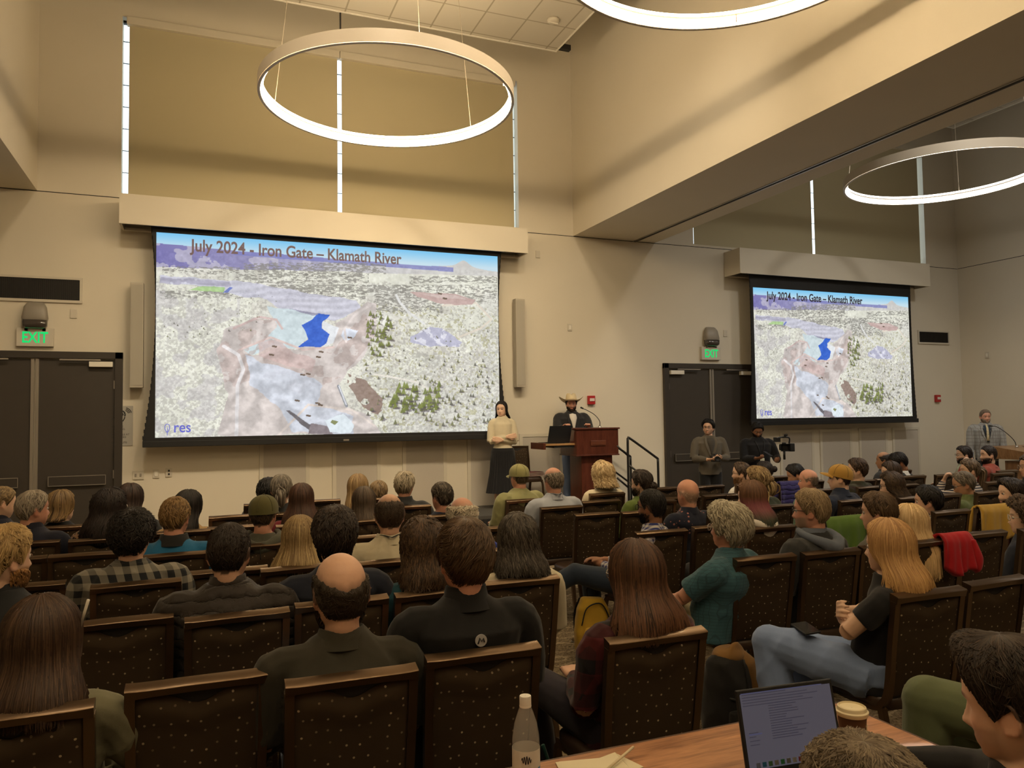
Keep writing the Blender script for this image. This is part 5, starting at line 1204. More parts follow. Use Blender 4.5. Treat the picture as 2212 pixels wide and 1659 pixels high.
who('gl1845', 'man with brown hair and dark glasses in a brown and green plaid shirt', S_((.035, .020, .013), n=500, hi=(.10, .06, .035)), K_forest, 50, glasses='dark', skin='p', wide=1.1, bulk=1.1, eyes=1)
who('wprof', 'woman with straight dark brown hair looking left, beside the half bald man', lg((.030, .018, .012), .12, n=350, hi=(.09, .055, .035), wide=0.35), K_brn, 60, skin='p')
who('ponr', 'woman with a brown ponytail in a striped top, chin on her hand', dict(S_((.09, .058, .032), n=400, hi=(.22, .15, .09)), extra=[('tail', [(0, -.11, .02), (0, -.15, -.02), (.01, -.14, -.14), (0, -.13, -.22)], .030)]), K_str, 58, skin='p', elL=(-.16, .22, .72), wrL=(-.09, .14, .93), hdL=((.2, -.4, .9), (0, -1, 0), 1.1))
# --- sixth row
who('bob', 'woman with a straight honey brown bob in a black top', lg((.085, .050, .022), .10, n=500, hi=(.26, .17, .075), wide=0.30, tips=(.30, .18, .07)), K_black, -50, skin='p')
who('dark280', 'woman with long dark brown hair in front of the edge of the door frame', lg((.022, .013, .010), .24, n=350, hi=(.06, .035, .025)), K_grey, -30)
who('edge0', 'fair haired man in a navy coat cut off by the left edge', buzz((.20, .13, .06), thick=.008, hi=(.34, .24, .12)), K_coat, -62, collar='high', skin='p', hp=8, eyes=1)
who('pony', 'person with grey hair tied in a low ponytail in a dark top', dict(S_((.11, .092, .070), n=500, hi=(.28, .24, .19), thick=.012), extra=[('tail', [(0, -.105, .0), (0, -.14, -.04), (.0, -.13, -.10), (.01, -.125, -.14)], .026)]), K_grey, -8)
who('blond772', 'woman with long streaked blond hair in a tan jacket near the front', lg((.19, .115, .052), .26, n=400, hi=(.42, .29, .14), wide=0.35), K_tan, 's')
who('grey872', 'man with brushed up grey blond hair in a dark grey jacket near the front', S_((.24, .195, .13), thick=.014, n=500, hi=(.46, .39, .28), lift=.012), K_grey, -28, collar='jacket', wide=1.1, bulk=1.1, skin='r')
who('gcap', 'man in a pale green baseball cap and a sage green shirt', buzz((.10, .07, .045)), K_sage, 14, add=[cap(cloth('pale_green_cap', (.26, .24, .10)), 0)], collar='shirt', wide=1.18, bulk=1.12, loose=.028, fold=.012, skin='r', turn=16)
who('wavy', 'woman with voluminous wavy blond hair in a cream blouse in front of the lectern', lg((.33, .215, .10), .12, n=700, wave=.010, wf=2.5, hi=(.72, .56, .32), wide=0.45, thick=.024), K_oatm, 6, wide=1.0)
who('gl', 'man with brown hair, glasses and a ginger beard partly hidden by the blond woman', S_((.05, .03, .018), n=350, hi=(.11, .07, .04), line=[.085, .080, .055, .025, -.02, .006, -.028, -.066, -.080]), K_white, 50, glasses='dark', beard=(.20, .10, .04), skin='p')
who('d1725', 'man with black hair bowed behind the bald older man', S_((.010, .008, .008), n=350), cloth('steel_blue_shirt', (.06, .13, .24)), 55, hp=18, skin='m')
who('suit', 'man with black hair and glasses in a charcoal suit with a white collar', S_((.012, .009, .008), n=400, thick=.014), K_suit, 56, hp=22, glasses='dark', collar='shirt', cmat=cloth('white_shirt', (.58, .55, .50)), skin='t', wide=1.12, bulk=1.1)
who('redsh', 'bearded man with thinning hair in a brick red shirt, hand at his chin', buzz((.020, .013, .010), thick=.006), K_brick, 60, beard=(.016, .011, .008), skin='p', wide=1.15, bulk=1.15, elL=(-.22, .22, .74), wrL=(-.15, .16, 1.0), hdL=((.3, -.2, .9), (0, -1, 0), 1.2))
# --- seventh row
who('dark578', 'person with curly black hair beside the grey ponytail', S_(BLACK, n=350, wave=.006, thick=.02), K_grey, -30)
who('small', 'person with short light brown hair behind the woman with brown hair', S_((.14, .09, .045), n=300, hi=(.28, .19, .10)), K_grey, 's')
who('bun', 'person with dark hair tied in a short bun in a black jacket', dict(S_((.016, .011, .009), n=300), extra=[('bun', (0, -.13, .03), .040)]), K_black, 50, skin='m')
who('hb', 'man with dark side hair around a shiny bald spot', ring((.025, .018, .014), (.076, .05, .06, .08, .09, .09), n=250), K_grey, 40, skin='m')
who('glb', 'man with glasses and a beard in a pale olive shirt beside the brick red shirt', S_((.018, .012, .010), n=350), K_dg, 58, glasses='metal', beard=(.016, .011, .009), skin='p', eyes=1)
# --- at the table and beside it
def wristhand(t, M, hc, zs, cy, d): pass
who('big', 'man with dark swept up hair at the right end of the wooden table', S_((.018, .012, .009), thick=.007, n=1500, hi=(.07, .045, .03), lift=.008, len=.36, quiff=.026, w=.004, line=[.080, .074, .052, .022, -.018, .012, -.020, -.045, -.055], crown=1.6), K_black, 20, collar='crew', skin='p', vox=.0046, turn=30, hp=10, wrR=(.34, .24, .80), elR=(.31, .0, .84), hdR=((-.2, .9, -.05), (0, 0, -1), .6), stubble=((.10, .06, .045), .35), q=2.6, hs=1.0)
who('laptopman', 'person with tousled grey brown hair, only the crown showing at the bottom edge', S_((.095, .068, .042), thick=.012, n=2200, hi=(.26, .20, .13), lift=.010, mess=.35, wave=.003, w=.0028), K_char, 5, q=2.6, vox=.009)
person(dict(label='person in olive green trousers, only one raised knee showing at the right', x=3.08, y=1.74, top=1.27, hy=30, turn=38, hair=S_(BROWN), shirt=cloth('dark_olive_top', (.05, .05, .03)), trousers=K_og, bigleg=1, tloose=.03, knL=(-.12, .55, .62), anL=(-.10, .58, .10), fold=.008, vox=.01, q=.6, tfold=.006, wrL=(-.08, .10, .80), elL=(-.25, -.05, .85), wrR=(.15, .20, .75), knR=(.16, .50, .50)))
# ------------------------------------------------------------ chairs of the rows
def seat_for(key, who_, dx=0, ry=.17, rail=None):
    x, y, top = POS[key]; xr = rail if rail is not None else x+dx
    CH.append((xr, y-ry, 'dotted brown banquet chair '+who_))
OCC = [('bald', .45, 2.45, 'holding the balding man in the dark olive grey shirt'), ('jacket', .91, 2.51, 'holding the man in the black jacket with the round emblem'), ('leftw', -.48, 2.52, 'behind the woman in the washed olive shirt, lower left corner'),
 ('plaidw', 1.55, 2.43, 'holding the woman in the dark red plaid shirt by the aisle'), ('tshirt', 3.01, 2.50, 'holding the woman in pale jeans and black short sleeves'), ('blond2', 4.28, 3.48, 'under the woman with the long pale blond hair'),
 ('puffer', .14, 3.41, 'holding the man in the quilted puffer jacket'), ('navy', .58, 3.47, 'holding the dark haired man in the navy long sleeved shirt'), ('teal', 1.02, 3.47, 'holding the woman in the teal sweater'), ('cream', 1.47, 3.53, 'holding the woman in the cream top, at the aisle'),
 ('edgeman', -.88, 3.46, 'holding the blond bearded man at the left edge'), ('tealman', 2.94, 3.49, 'holding the man in the teal checked shirt'), ('gm', 3.40, 3.47, 'holding the sandy haired man in the dark hooded jacket'), ('brownprof', 3.85, 3.48, 'under the young man in grey looking left'),
 ('cr', 5.30, 3.52, 'under the curly haired person at the right edge'), ('plaidm', -.30, 4.30, 'holding the man in the buffalo plaid shirt'), ('green645', .50, 4.37, 'holding the woman in the dark green sweater'), ('creamshirt', .97, 4.33, 'holding the balding man in the cream shirt'),
 ('baldwhite', 1.48, 4.40, 'under the white haired man in the blue jacket'), ('checks', 2.97, 4.58, 'holding the man in the blue and white checked shirt'), ('rainbow', 3.76, 4.40, 'holding the woman with pink and green hair ends'), ('asian', 5.62, 4.45, 'holding the black haired man in the white shirt'), ('mr', 6.62, 4.47, 'under the man in the maroon top'),
 ('blue', -.16, 5.14, 'holding the man in the bright blue fleece'), ('capgrey', .28, 5.27, 'holding the man in the olive cap'), ('bald2', 4.10, 5.30, 'under the bald man in the flowered navy shirt'), ('clip', 4.67, 5.41, 'holding the woman with the claw clip and green fleece'), ('ycap', 5.60, 5.40, 'under the man in the mustard cap'), ('wcurly', 6.25, 5.33, 'under the woman with wavy hair and glasses'), ('green', 7.30, 5.33, 'under the man in the moss green fleece'), ('edge1', 8.28, 5.4, 'under the person cut off by the right edge'),
 ('navycoat', -1.09, 6.12, 'holding the grey haired man in the navy overcoat'), ('curlydark', -.64, 6.07, 'holding the woman in the spotted blouse'), ('dark405', -.14, 6.20, 'under the woman in the tan sweater'), ('red', .74, 6.15, 'under the woman in the dark red sweater'), ('brownb', 1.26, 6.15, 'under the brown haired woman in black'), ('navy955', 1.95, 6.18, 'under the grey cropped man in the navy shirt'),
 ('lblue', 2.99, 6.23, 'holding the balding man in the pale blue shirt'), ('ponyg', 3.98, 6.22, 'under the person in the leaf green shirt'), ('orange', 6.00, 6.32, 'holding the bald older man in the seafoam shirt'), ('gl1845', 6.76, 6.3, 'under the man in the brown and green plaid shirt'), ('wprof', 7.25, 6.3, 'under the woman in profile near the far wall'), ('ponr', 8.40, 6.05, 'under the woman in the striped top'),
 ('bob', -1.06, 6.95, 'holding the woman with the honey brown bob'), ('dark280', -.56, 6.95, 'under the long haired woman by the door frame'), ('edge0', -1.52, 6.95, 'under the fair haired man at the left edge'), ('pony', .67, 6.98, 'under the person with the grey ponytail'), ('blond772', 1.33, 6.98, 'under the streaked blond woman in tan'), ('grey872', 1.80, 6.98, 'under the grey blond man in the dark jacket'),
 ('gcap', 2.95, 6.96, 'holding the man in the pale green cap'), ('wavy', 3.94, 7.09, 'holding the wavy blond woman in the cream blouse'), ('gl', 5.90, 7.24, 'under the bearded man hidden by the blond woman'), ('d1725', 6.75, 7.2, 'under the bowed man with black hair'), ('suit', 8.35, 7.12, 'under the man in the charcoal suit'), ('redsh', 10.08, 7.12, 'under the man in the brick red shirt'),
 ('dark578', .60, 7.88, 'under the person with curly black hair'), ('small', 1.57, 7.83, 'under the small person with light brown hair'), ('bun', 6.90, 7.93, 'under the person with the short dark bun'), ('hb', 9.05, 7.93, 'under the man with the shiny bald spot'), ('glb', 10.5, 7.83, 'under the man in the pale olive shirt')]
for k, x, y, l in OCC: CH.append((x, y, 'dotted brown banquet chair '+l, -POS[k][0]*0))
EMPTY = [(0.0, 2.61, 'empty dotted chair in the nearest row between the olive shirt and the balding man'), (-.31, 3.53, 'empty dotted chair behind the left empty one, below the plaid man'), (-.83, 4.50, 'empty dotted chair right in front of the blond bearded man'), (.14, 4.46, 'empty dotted chair hidden behind the quilted jacket man'),
 (-1.07, 5.41, 'empty dotted chair two rows ahead of the left edge man'), (-.64, 5.40, 'empty dotted chair ahead of the buffalo plaid man'), (.76, 5.30, 'empty dotted chair between the green sweater and navy shirt heads'), (1.20, 5.30, 'empty dotted chair ahead of the cream shirt man'), (.25, 6.28, 'empty dotted chair ahead of the olive cap, second one'), (.27, 7.0, 'empty dotted chair nearest the wall behind the olive cap'),
 (1.12, 7.93, 'empty dotted front row chair left of the streaked blond woman'), (1.95, 5.30, 'empty dotted chair at the aisle ahead of the blue jacket'), (3.05, 5.66, 'empty dotted aisle chair facing the lectern behind the pale blue shirt, seat in view'), (2.99, 5.05, None), (3.46, 4.62, 'empty dotted chair between the checked shirt man and the pink haired woman'),
 (3.46, 5.60, 'empty dotted chair ahead of the checked shirt man'), (3.53, 6.49, 'empty dotted chair just right of the pale blue shirt man'), (3.85, 5.34, None), (4.38, 6.39, 'empty dotted chair left of the bald man, one row ahead'), (4.83, 6.40, 'empty dotted chair right of the bald man, one row ahead'), (4.83, 7.33, 'empty dotted chair in the row nearest the stairs'), (5.35, 7.28, 'empty dotted chair below the photographer in taupe'),
 (4.50, 4.46, 'banquet chair draped with a leaf green jacket'), (4.79, 3.56, 'empty dotted chair just right of the bright red jacket'), (5.83, 4.32, None), (3.48, 2.54, 'empty dotted chair right of the pale jeans woman, nearest row'), (3.93, 2.5, 'empty dotted chair cut off by the right edge, nearest row'), (6.05, 6.92, None), (8.39, 7.01, None), (8.87, 7.06, 'empty dark chair back left of the brick red shirt'), (8.87, 6.07, 'empty dark chair right of the striped top woman'),
 (9.60, 6.84, 'empty dark chair in front of the oak lectern'), (9.14, 6.8, None), (5.15, 4.45, 'empty dotted chair left of the white shirt man'), (6.12, 4.45, 'banquet chair draped with a mustard jacket'), (6.30, 6.95, 'banquet chair with a violet puffer jacket over its back'), (7.30, 6.95, 'empty dark chair left of the charcoal suit'), (7.78, 6.98, 'empty dark chair directly left of the charcoal suit, beside another'), (5.1, 6.38, 'empty dotted chair left of the seafoam shirt'), (6.7, 5.36, 'empty dotted chair between two rows on the far right')]
for e in EMPTY:
    if e[2]: CH.append((e[0], e[1], e[2], 0))
rr = random.Random(4)
for i, (x, y, l, z) in enumerate(CH):
    a = rr.uniform(-2, 2)*DEG; chair(x-.27*math.sin(a)*0, y+.27, l, a)
# ------------------------------------------------------------ stage, lectern, stairs
M_stage = plain('stage_carpet', (.055, .052, .048), .9, bump=.3, bscale=300); M_skirt = plain('black_skirt_cloth', (.010, .010, .011), .85)
t = thing('stage', 'low stage platform with a black skirt under the speaker', 'stage', (0, 0, 0))
mk('deck', bx(3.62, 6.2, 10.3, 11.55, .30, .35, .004), M_stage, t, False)
xs = np.linspace(3.62, 6.2, 240); pl = .012*np.sin(xs*95)
mk('skirt', join((np.array([(x, 10.29+p, z) for z in (0.01, .30) for x, p in zip(xs, pl)]), gridf(2, 240, False)), (np.array([(3.61+.01*math.sin(y*90), y, z) for z in (.01, .30) for y in np.linspace(10.3, 11.55, 90)]), gridf(2, 90, False))), M_skirt, t)
mk('corner_block', bx(3.55, 3.61, 11.40, 11.52, 0, .40), M_blk, t, False)
t = thing('stage_steps', 'short flight of stage steps with black handrails right of the lectern', 'steps', (6.42, 10.9, 0))
mk('treads', join(bx(-.40, .05, -.45, .45, .17, .21), bx(-.0, .42, -.45, .45, .04, .08), bx(-.4, .42, -.42, -.38, .0, .17), bx(-.4, .42, .38, .42, 0, .17)), M_stage, t, False)
M_rail = plain('black_rail', (.012, .012, .013), .35)
for s, nm in ((-.42, 'handrail'), (.42, 'handrail')):
    mk(nm, join(tube(smoothpath([(-.22, s, .05), (-.22, s, .6), (-.22, s, 1.33), (-.205, s, 1.385), (-.16, s, 1.375), (.27, s, 1.09), (.315, s, 1.05), (.325, s, .98), (.325, s, .05)], 4), .019, 10), tube([(-.22, s, .98), (.32, s, .60)], .016, 8), tube([(-.42, s, 1.28), (-.22, s, 1.12)], .016, 8), tube([(-.42, s, .78), (-.22, s, .62)], .016, 8)), M_rail, t)
t = thing('lectern', 'dark mahogany lectern on the stage with a pulled out side tray', 'lectern', (5.66, 10.75, .35))
mk('column', join(bx(-.24, .30, -.20, .20, .06, .78, .006)), M_mahog, t, False); mk('base', join(bx(-.30, .36, -.26, .26, 0, .06, .008)), M_mahog, t, False)
mk('cabinet', join(bx(-.36, .37, -.28, .30, .80, 1.20, .008), bx(-.38, .39, -.30, .32, 1.19, 1.215, .005), bx(-.37, .38, -.29, .31, .785, .805, .004)), M_mahog, t, False)
mk('name_plate', join(bx(-.12, .14, -.296, -.28, .94, 1.02, .004), bx(-.10, .12, -.300, -.295, .955, 1.005, .002)), wood('mahogany_plate', (.09, .025, .013), (.14, .045, .022), 3), t, False)
tr = mk('pull_out_tray', join(bx(-.86, -.36, -.22, .20, .955, .985, .003)), wood('tray_wood', (.30, .16, .06), (.42, .25, .11), 3), t, False)
mk('tray_front', bx(-.90, -.86, -.25, .23, .90, 1.0, .004), M_mahog, tr, False); mk('tray_rail', bx(-.7, -.36, -.2, .18, .92, .95), M_blk, tr, False)
def micro(name, lab, base, P):
    t = thing(name, lab, 'microphone', base)
    mk('gooseneck', tube(smoothpath(P, 6), .006, 8), M_rail, t); d = V3(P[-1])-V3(P[-2]); d /= np.linalg.norm(d)
    mk('capsule', tube([V3(P[-1]), V3(P[-1])+d*.05], [.012, .014], 12), M_blk, t); mk('mount', lathe([(.03, 0), (.028, .012), (.012, .03), (.001, .03)], 16), M_alu, t)
micro('gooseneck_microphone', 'black gooseneck microphone bending toward the speaker in the hat', (5.84, 10.72, 1.565), [(0, 0, 0), (0, .0, .10), (-.06, .05, .20), (-.15, .12, .27), (-.20, .16, .30)])
def laptop(lab, loc, rz, w, d, ang, base_mat, scr=None, front='front'):
    t = thing('laptop', lab, 'laptop', loc, rz)
    mk('base', bx(-w/2, w/2, -d, 0, 0, .014, .004), base_mat, t, False)
    k = [bx(-w*.42+i*w*.06, -w*.42+i*w*.06+w*.05, -d*.62+j*d*.1, -d*.62+j*d*.1+d*.08, .0145, .017) for i in range(14) for j in range(5)]
    mk('keyboard', join(*k), M_blk, t, False); mk('touchpad', bx(-w*.15, w*.15, -d*.95, -d*.66, .0142, .0155), M_grey, t, False)
    lid = bpy.data.objects.new('lid', bpy.data.meshes.new('lid')); bpy.data.objects.remove(lid)
    l = mk('lid', bx(-w/2, w/2, -.003, .004, 0, d*.98, .003), base_mat, t, False); l.location = (0, 0, .012); l.rotation_euler = (ang, 0, 0)
    if scr: scr(l, w, d)
    return t
laptop('open black laptop on the pulled out lectern tray', (5.07, 10.62, 1.338), PI+.12, .40, .27, -.28, plain('black_laptop', (.010, .012, .016), .5))
chair(4.72, 11.12, 'brown dotted banquet chair on the stage behind the standing woman', PI+.1, 'chair on the stage', .35)
for i in range(3):
    t = thing('folder', ['dark red folder at the bottom of the pile on the stage chair', 'dark red folder in the middle of the pile on the stage chair', 'dark red folder on top of the pile on the stage chair'][i], 'folder', (4.80, 11.03, .35+.475+i*.022), .1*i, 'dark red folders')
    mk('cover', join(bx(-.15, .15, -.11, .11, 0, .004), bx(-.15, .15, -.11, .11, .016, .020), bx(-.152, -.147, -.11, .11, 0, .02)), plain('dark_red_cover', (.12, .008, .018), .5), t, False); mk('pages', bx(-.145, .145, -.105, .105, .004, .016), plain('paper', (.6, .56, .48), .8), t, False)
# ------------------------------------------------------------ people standing
def standing(label, x, y, top, **k):
    d = dict(label=label, x=x, y=y, top=top, pose='stand', vox=.0075, q=.8, eyes=1, seed=int(x*100)); d.update(k); return person(d)
standing('man in a pale straw cowboy hat and dark blazer speaking at the lectern', 5.60, 11.22, 2.085, z0=.35, hair=S_((.02, .014, .01), n=300), shirt=K_suit, hy=158, turn=165, hp=0, wide=1.18, bulk=1.12, beard=(.030, .018, .012), skin='r', collar='jacket', lapel=cloth('white_poplin', (.62, .58, .52)), lanyard=(LAN, 0), loose=.024, trousers=K_jean, add=[cowboy(plain('straw', (.62, .52, .34), .8, bump=.4, bscale=220))], elL=(-.27, .14, 1.16), wrL=(-.20, .33, 1.24), elR=(.27, .14, 1.16), wrR=(.20, .33, 1.24), hem=.72, vox=.0065)
standing('woman with black hair in a cream sweater and black pleated skirt, arms crossed', 4.32, 11.05, 2.0, z0=.35, hair=lg((.010, .008, .007), .15, n=500, a0=62, wide=.5, thick=.007, line=[.082, .076, .050, .018, -.02, .006, -.028, -.066, -.080]), shirt=cloth('cream_sweater', (.60, .53, .38)), hy=143, turn=166, wide=.80, bulk=.80, collar='turtle', skirt=K_black, skin='p', elL=(-.20, .03, 1.02), elR=(.20, .03, 1.02), wrL=(.04, .155, 1.05), wrR=(-.06, .165, 1.10), hdL=((1, -.05, .15), (0, -1, 0), .35, 1), hdR=((-1, -.05, .1), (0, -1, 0), .35, -1), loose=.014, hem=.86, vox=.006, neck=-.01)
K_tshirt = cloth('dark_taupe_tee', (.055, .048, .04))
def camrig(lab, loc, rz, k):
    t = thing('video_camera' if k else 'photo_camera', lab, 'camera', loc, rz)
    mk('camera_body', join(bx(-.07, .07, -.035, .035, -.05, .05, .01), bx(-.03, .03, -.03, .03, .05, .075, .006), bx(.04, .075, -.035, .045, -.045, .04, .012)), M_blk, t, False)
    mk('lens', lathe([(.001, .0), (.036, 0), (.036, .05), (.040, .055), (.042, .10), (.034, .10), (.001, .09)], 24) if 0 else xf(lathe([(.001, .0), (.036, 0), (.036, .05), (.040, .055), (.042, .10), (.034, .10), (.001, .09)], 24), rot(0, -PI/2), (0, .03, 0)), M_rail, t)
    if k:
        mk('top_handle', tube(smoothpath([(-.08, 0, .06), (-.08, 0, .15), (.04, 0, .16), (.12, .03, .14)], 4), .013, 8), M_rail, t); mk('shotgun_microphone', tube([(-.02, -.02, .19), (-.02, .20, .20)], .018, 12), M_blk, t)
        mk('monitor', box((.10, -.06, .12), (.11, .015, .075), .003), M_blk, t, False); mk('grip', tube([(0, 0, -.05), (0, .0, -.20)], .018, 10), M_rail, t); mk('battery_pack', bx(-.16, -.07, -.04, .04, -.07, .06, .01), M_blk, t, False); mk('matte_box', xf(rings([np.array([(-a, 0, -b), (a, 0, -b), (a, 0, b), (-a, 0, b)])+[0, y, 0] for a, b, y in ((.045, .04, .12), (.075, .06, .20), (.072, .057, .20), (.04, .035, .13))]), None, (0, 0, 0)), M_rail, t, False)
    return t
standing('man with black hair and glasses in a taupe overshirt holding a photo camera', 7.53, 10.2, 1.68, hair=S_(BLACK, thick=.02, n=450, wave=.004), shirt=K_taupe, hy=132, turn=158, hp=-4, wide=1.05, bulk=1.0, glasses='dark', skin='l', collar='shirt', lapel=K_tshirt, stubble=((.03, .02, .015), .4), loose=.024, trousers=cloth('black_trousers', (.010, .010, .012)), elL=(-.265, .04, 1.05), wrL=(-.09, .26, 1.07), elR=(.265, .04, 1.05), wrR=(.09, .26, 1.04), hdL=((.55, .8, -.05), (.5, -.2, .8), .8, -1), hdR=((-.55, .8, .0), (-.5, -.2, .8), .8, -1), vox=.006, fold=.01, hem=.82)
camrig('black photo camera held by the man in the taupe overshirt', (7.42, 9.90, 1.06), PI-.4, 0)
standing('man in a black sweater looking down at a phone beside the smaller screen', 8.53, 10.25, 1.62, hair=S_(BLACK, thick=.016, n=450), shirt=K_black, hy=152, turn=160, hp=26, wide=1.12, bulk=1.1, skin='t', collar='shirt', loose=.026, beard=(.012, .009, .008), beardlen=.004, trousers=cloth('black_trousers', (.01, .01, .012)), elR=(.26, .05, 1.0), wrR=(.14, .28, 1.03), elL=(-.27, .08, 1.02), wrL=(-.22, .26, .98), hdR=((-.5, .8, .1), (-.2, -.2, .9), .7, -1), hdL=((.4, .9, .1), (.6, -.3, .6), .9, -1), vox=.006, lanyard=(LAN, 1))
camrig('black video camera rig with handle and microphone held by the man in black', (8.75, 9.88, 1.20), PI-.6, 1)
t = thing('smartphone', 'smartphone in the hand of the cameraman in black', 'phone', (8.44, 9.90, 1.10), .3); mk('phone_body', box((0, 0, 0), (.075, .15, .009), .003, rot(0, .5)), M_blk, t, False)
standing('bearded older man in a grey checked blazer and patterned tie beside the oak lectern', 13.10, 9.62, 1.77, hair=buzz((.15, .11, .08), thick=.006), shirt=K_grid, hy=148, turn=138, hp=4, wide=1.1, bulk=1.05, skin='r', collar='jacket', lapel=cloth('slate_blue_shirt', (.03, .045, .07)), tie=cloth('cream_tie', (.55, .47, .30), 'floral', (.1, .07, .04), 2), beard=(.30, .24, .18), beardlen=.006, loose=.026, lanyard=(LAN, 0), elL=(-.26, .0, 1.08), wrL=(-.24, .20, 1.00), elR=(.26, -.02, 1.05), wrR=(.27, .12, .88), trousers=K_suit, hem=.75)
# oak lectern on the far right
t = thing('oak_lectern', 'oak lectern with a slanted top at the far right edge', 'lectern', (13.42, 9.10, 0))
mk('column', bx(-.30, .42, -.2, .2, 0, .86, .006), M_oak, t, False)
mk('top', (np.array([(-.50, -.28, .90), (.62, -.28, .90), (.62, .28, .90), (-.50, .28, .90), (-.54, -.30, 1.04), (.66, -.30, 1.04), (.66, .28, 1.12), (-.54, .28, 1.12)]), [(3, 2, 1, 0), (4, 5, 6, 7), (0, 1, 5, 4), (1, 2, 6, 5), (2, 3, 7, 6), (3, 0, 4, 7)]), M_oak, t, False)
mk('shelf_recess', bx(-.10, .38, -.205, -.195, .45, .80), M_dark, t, False)
laptop('small black laptop on the oak lectern', (13.62, 9.12, 1.085), PI, .30, .21, -.5, plain('black_laptop', (.01, .012, .016), .5))
micro('gooseneck_microphone', 'black gooseneck microphone leaning from the oak lectern to the man in the blazer', (13.30, 9.2, 1.10), [(0, 0, 0), (-.04, .02, .12), (-.16, .08, .26), (-.30, .14, .36), (-.36, .17, .37)])
# ------------------------------------------------------------ table in the foreground
t = thing('table', 'long reddish brown wooden table at the bottom edge', 'table', (1.05, 1.62, 0))
mk('tabletop', bx(-1.05, .97, -.44, .43, .705, .74, .006), M_table, t, False)
mk('edge_band', join(bx(-1.05, .975, .428, .436, .705, .739), bx(.968, .976, -.44, .43, .705, .739)), plain('table_edge', (.07, .03, .015), .4), t, False)
for sx in (-.95, .88):
    for sy in (-.36, .36): mk('leg', tube([(sx, sy, .705), (sx, sy, 0.0)], .02, 10), M_rail, t)
def lapscreen(l, w, d):
    h = d*.98
    mk('screen_bezel', bx(-w/2+.003, w/2-.003, -.0045, -.003, .004, h-.003), M_blk, l, False)
    sc = plain('dim_screen', (.02, .02, .02), .25, emit=(.062, .056, .070, 1.0), spec=.3)
    mk('display', bx(-w/2+.010, w/2-.010, -.0052, -.0045, .014, h-.012), sc, l, False)
    tx = plain('screen_text', (.02, .02, .02), .4, emit=(.030, .028, .042, 1)); bl = plain('screen_bar', (.02, .02, .02), .4, emit=(.05, .052, .105, 1)); r = random.Random(3); R = []
    for i in range(15): R.append(bx(-w*.20, -w*.20+r.uniform(.05, .12), -.0058, -.0052, h*.80-i*.0064, h*.80-i*.0064+.0022))
    for i in range(5): R.append(bx(-w*.45, -w*.45+r.uniform(.12, .26), -.0058, -.0052, h*.93-i*.007, h*.93-i*.007+.002))
    for i in range(4): R.append(bx(-w*.43, -w*.43+r.uniform(.02, .035), -.0058, -.0052, h*.48-i*.010, h*.48-i*.010+.002))
    mk('text_lines', join(*R), tx, l, False); mk('browser_bar', join(bx(-w*.46, w*.38, -.0056, -.0052, h*.945, h*.955), bx(-w*.43, -w*.30, -.0056, -.0052, h*.46, h*.475)), bl, l, False)
    cols = [(.1, .12, .2), (.02, .1, .2), (.05, .12, .06), (.15, .15, .15), (.02, .12, .05), (.1, .1, .1), (.2, .2, .2), (.15, .02, .03), (.2, .03, .05), (.02, .08, .2), (.03, .1, .25), (.12, .12, .12), (.2, .05, .02)]
    V = [bx(-w*.40+i*.019, -w*.40+i*.019+.012, -.0060, -.0052, .018, .030) for i in range(13)]; vf = join(*V)
    cc = np.repeat(np.array(cols), len(V[0][0]), 0); o = mk('dock_icons', vf, attr_mat('dock_icons', .4), l, False, cc)
laptop('open grey laptop with a dim text page on the wooden table', (1.515, 1.70, .741), -.10, .312, .221, -.22, plain('space_grey', (.035, .035, .038), .35, metal=.6), lapscreen)
t = thing('coffee_cup', 'brown paper coffee cup with a cream lid beside the laptop', 'cup', (1.755, 1.735, .741))
mk('paper_cup', lathe([(.001, .001), (.029, 0), (.031, .004), (.0405, .115), (.001, .115)], 40), plain('brown_paper', (.085, .036, .016), .55), t, True, auto=.8)
mk('lid', lathe([(.043, .108), (.0455, .112), (.0455, .120), (.041, .123), (.039, .132), (.036, .134), (.034, .129), (.001, .128)], 40), plain('cream_lid', (.72, .62, .40), .4), t, True, auto=.7)
tb = join(*[tube(smoothpath([(.0385*math.sin(a+d1), -.0385*math.cos(a+d1), z) for d1, z in P], 3), .0016, 5) for a in (.55,) for P in ([(-.12, .085), (.0, .080), (.14, .086)], [(0, .083), (.0, .060), (.05, .055)], [(-.10, .068), (-.04, .06), (-.08, .052)], [(.10, .075), (.16, .065), (.08, .055)])])
mk('cup_emblem', tb, plain('emblem_cream', (.6, .5, .32), .5), t)
t = thing('water_bottle', 'clear plastic bottle with a white cap and label at the table edge', 'bottle', (.795, 1.895, .741))
M_pet = plain('clear_plastic', (.75, .74, .70), .06, spec=.8, alpha=.24)
mk('bottle_body', lathe([(.001, .004), (.030, .0), (.036, .01), (.036, .13), (.0355, .145), (.030, .18), (.020, .210), (.0135, .228), (.0135, .240)], 40), M_pet, t)
mk('label', lathe([(.0365, .03), (.0368, .032), (.0368, .118), (.0365, .12)], 40), plain('bottle_label', (.60, .58, .52), .5), t)
mk('cap', lathe([(.001, .251), (.0145, .251), (.0155, .249), (.0155, .228), (.0145, .227)], 32), plain('cap_white', (.72, .68, .60), .45), t, True, auto=.7)
mk('cap_ring', lathe([(.0155, .222), (.016, .225), (.0155, .228)], 32), M_white, t)
aa = [(-.62+i*.045, .099+.009*math.sin(i*1.7)+.003*math.sin(i*5)) for i in range(16)]
mk('label_script', tube(smoothpath([(.0372*math.sin(a-.1), -.0372*math.cos(a-.1), z) for a, z in aa], 3), .0011, 5), plain('label_ink', (.02, .02, .03), .5), t)
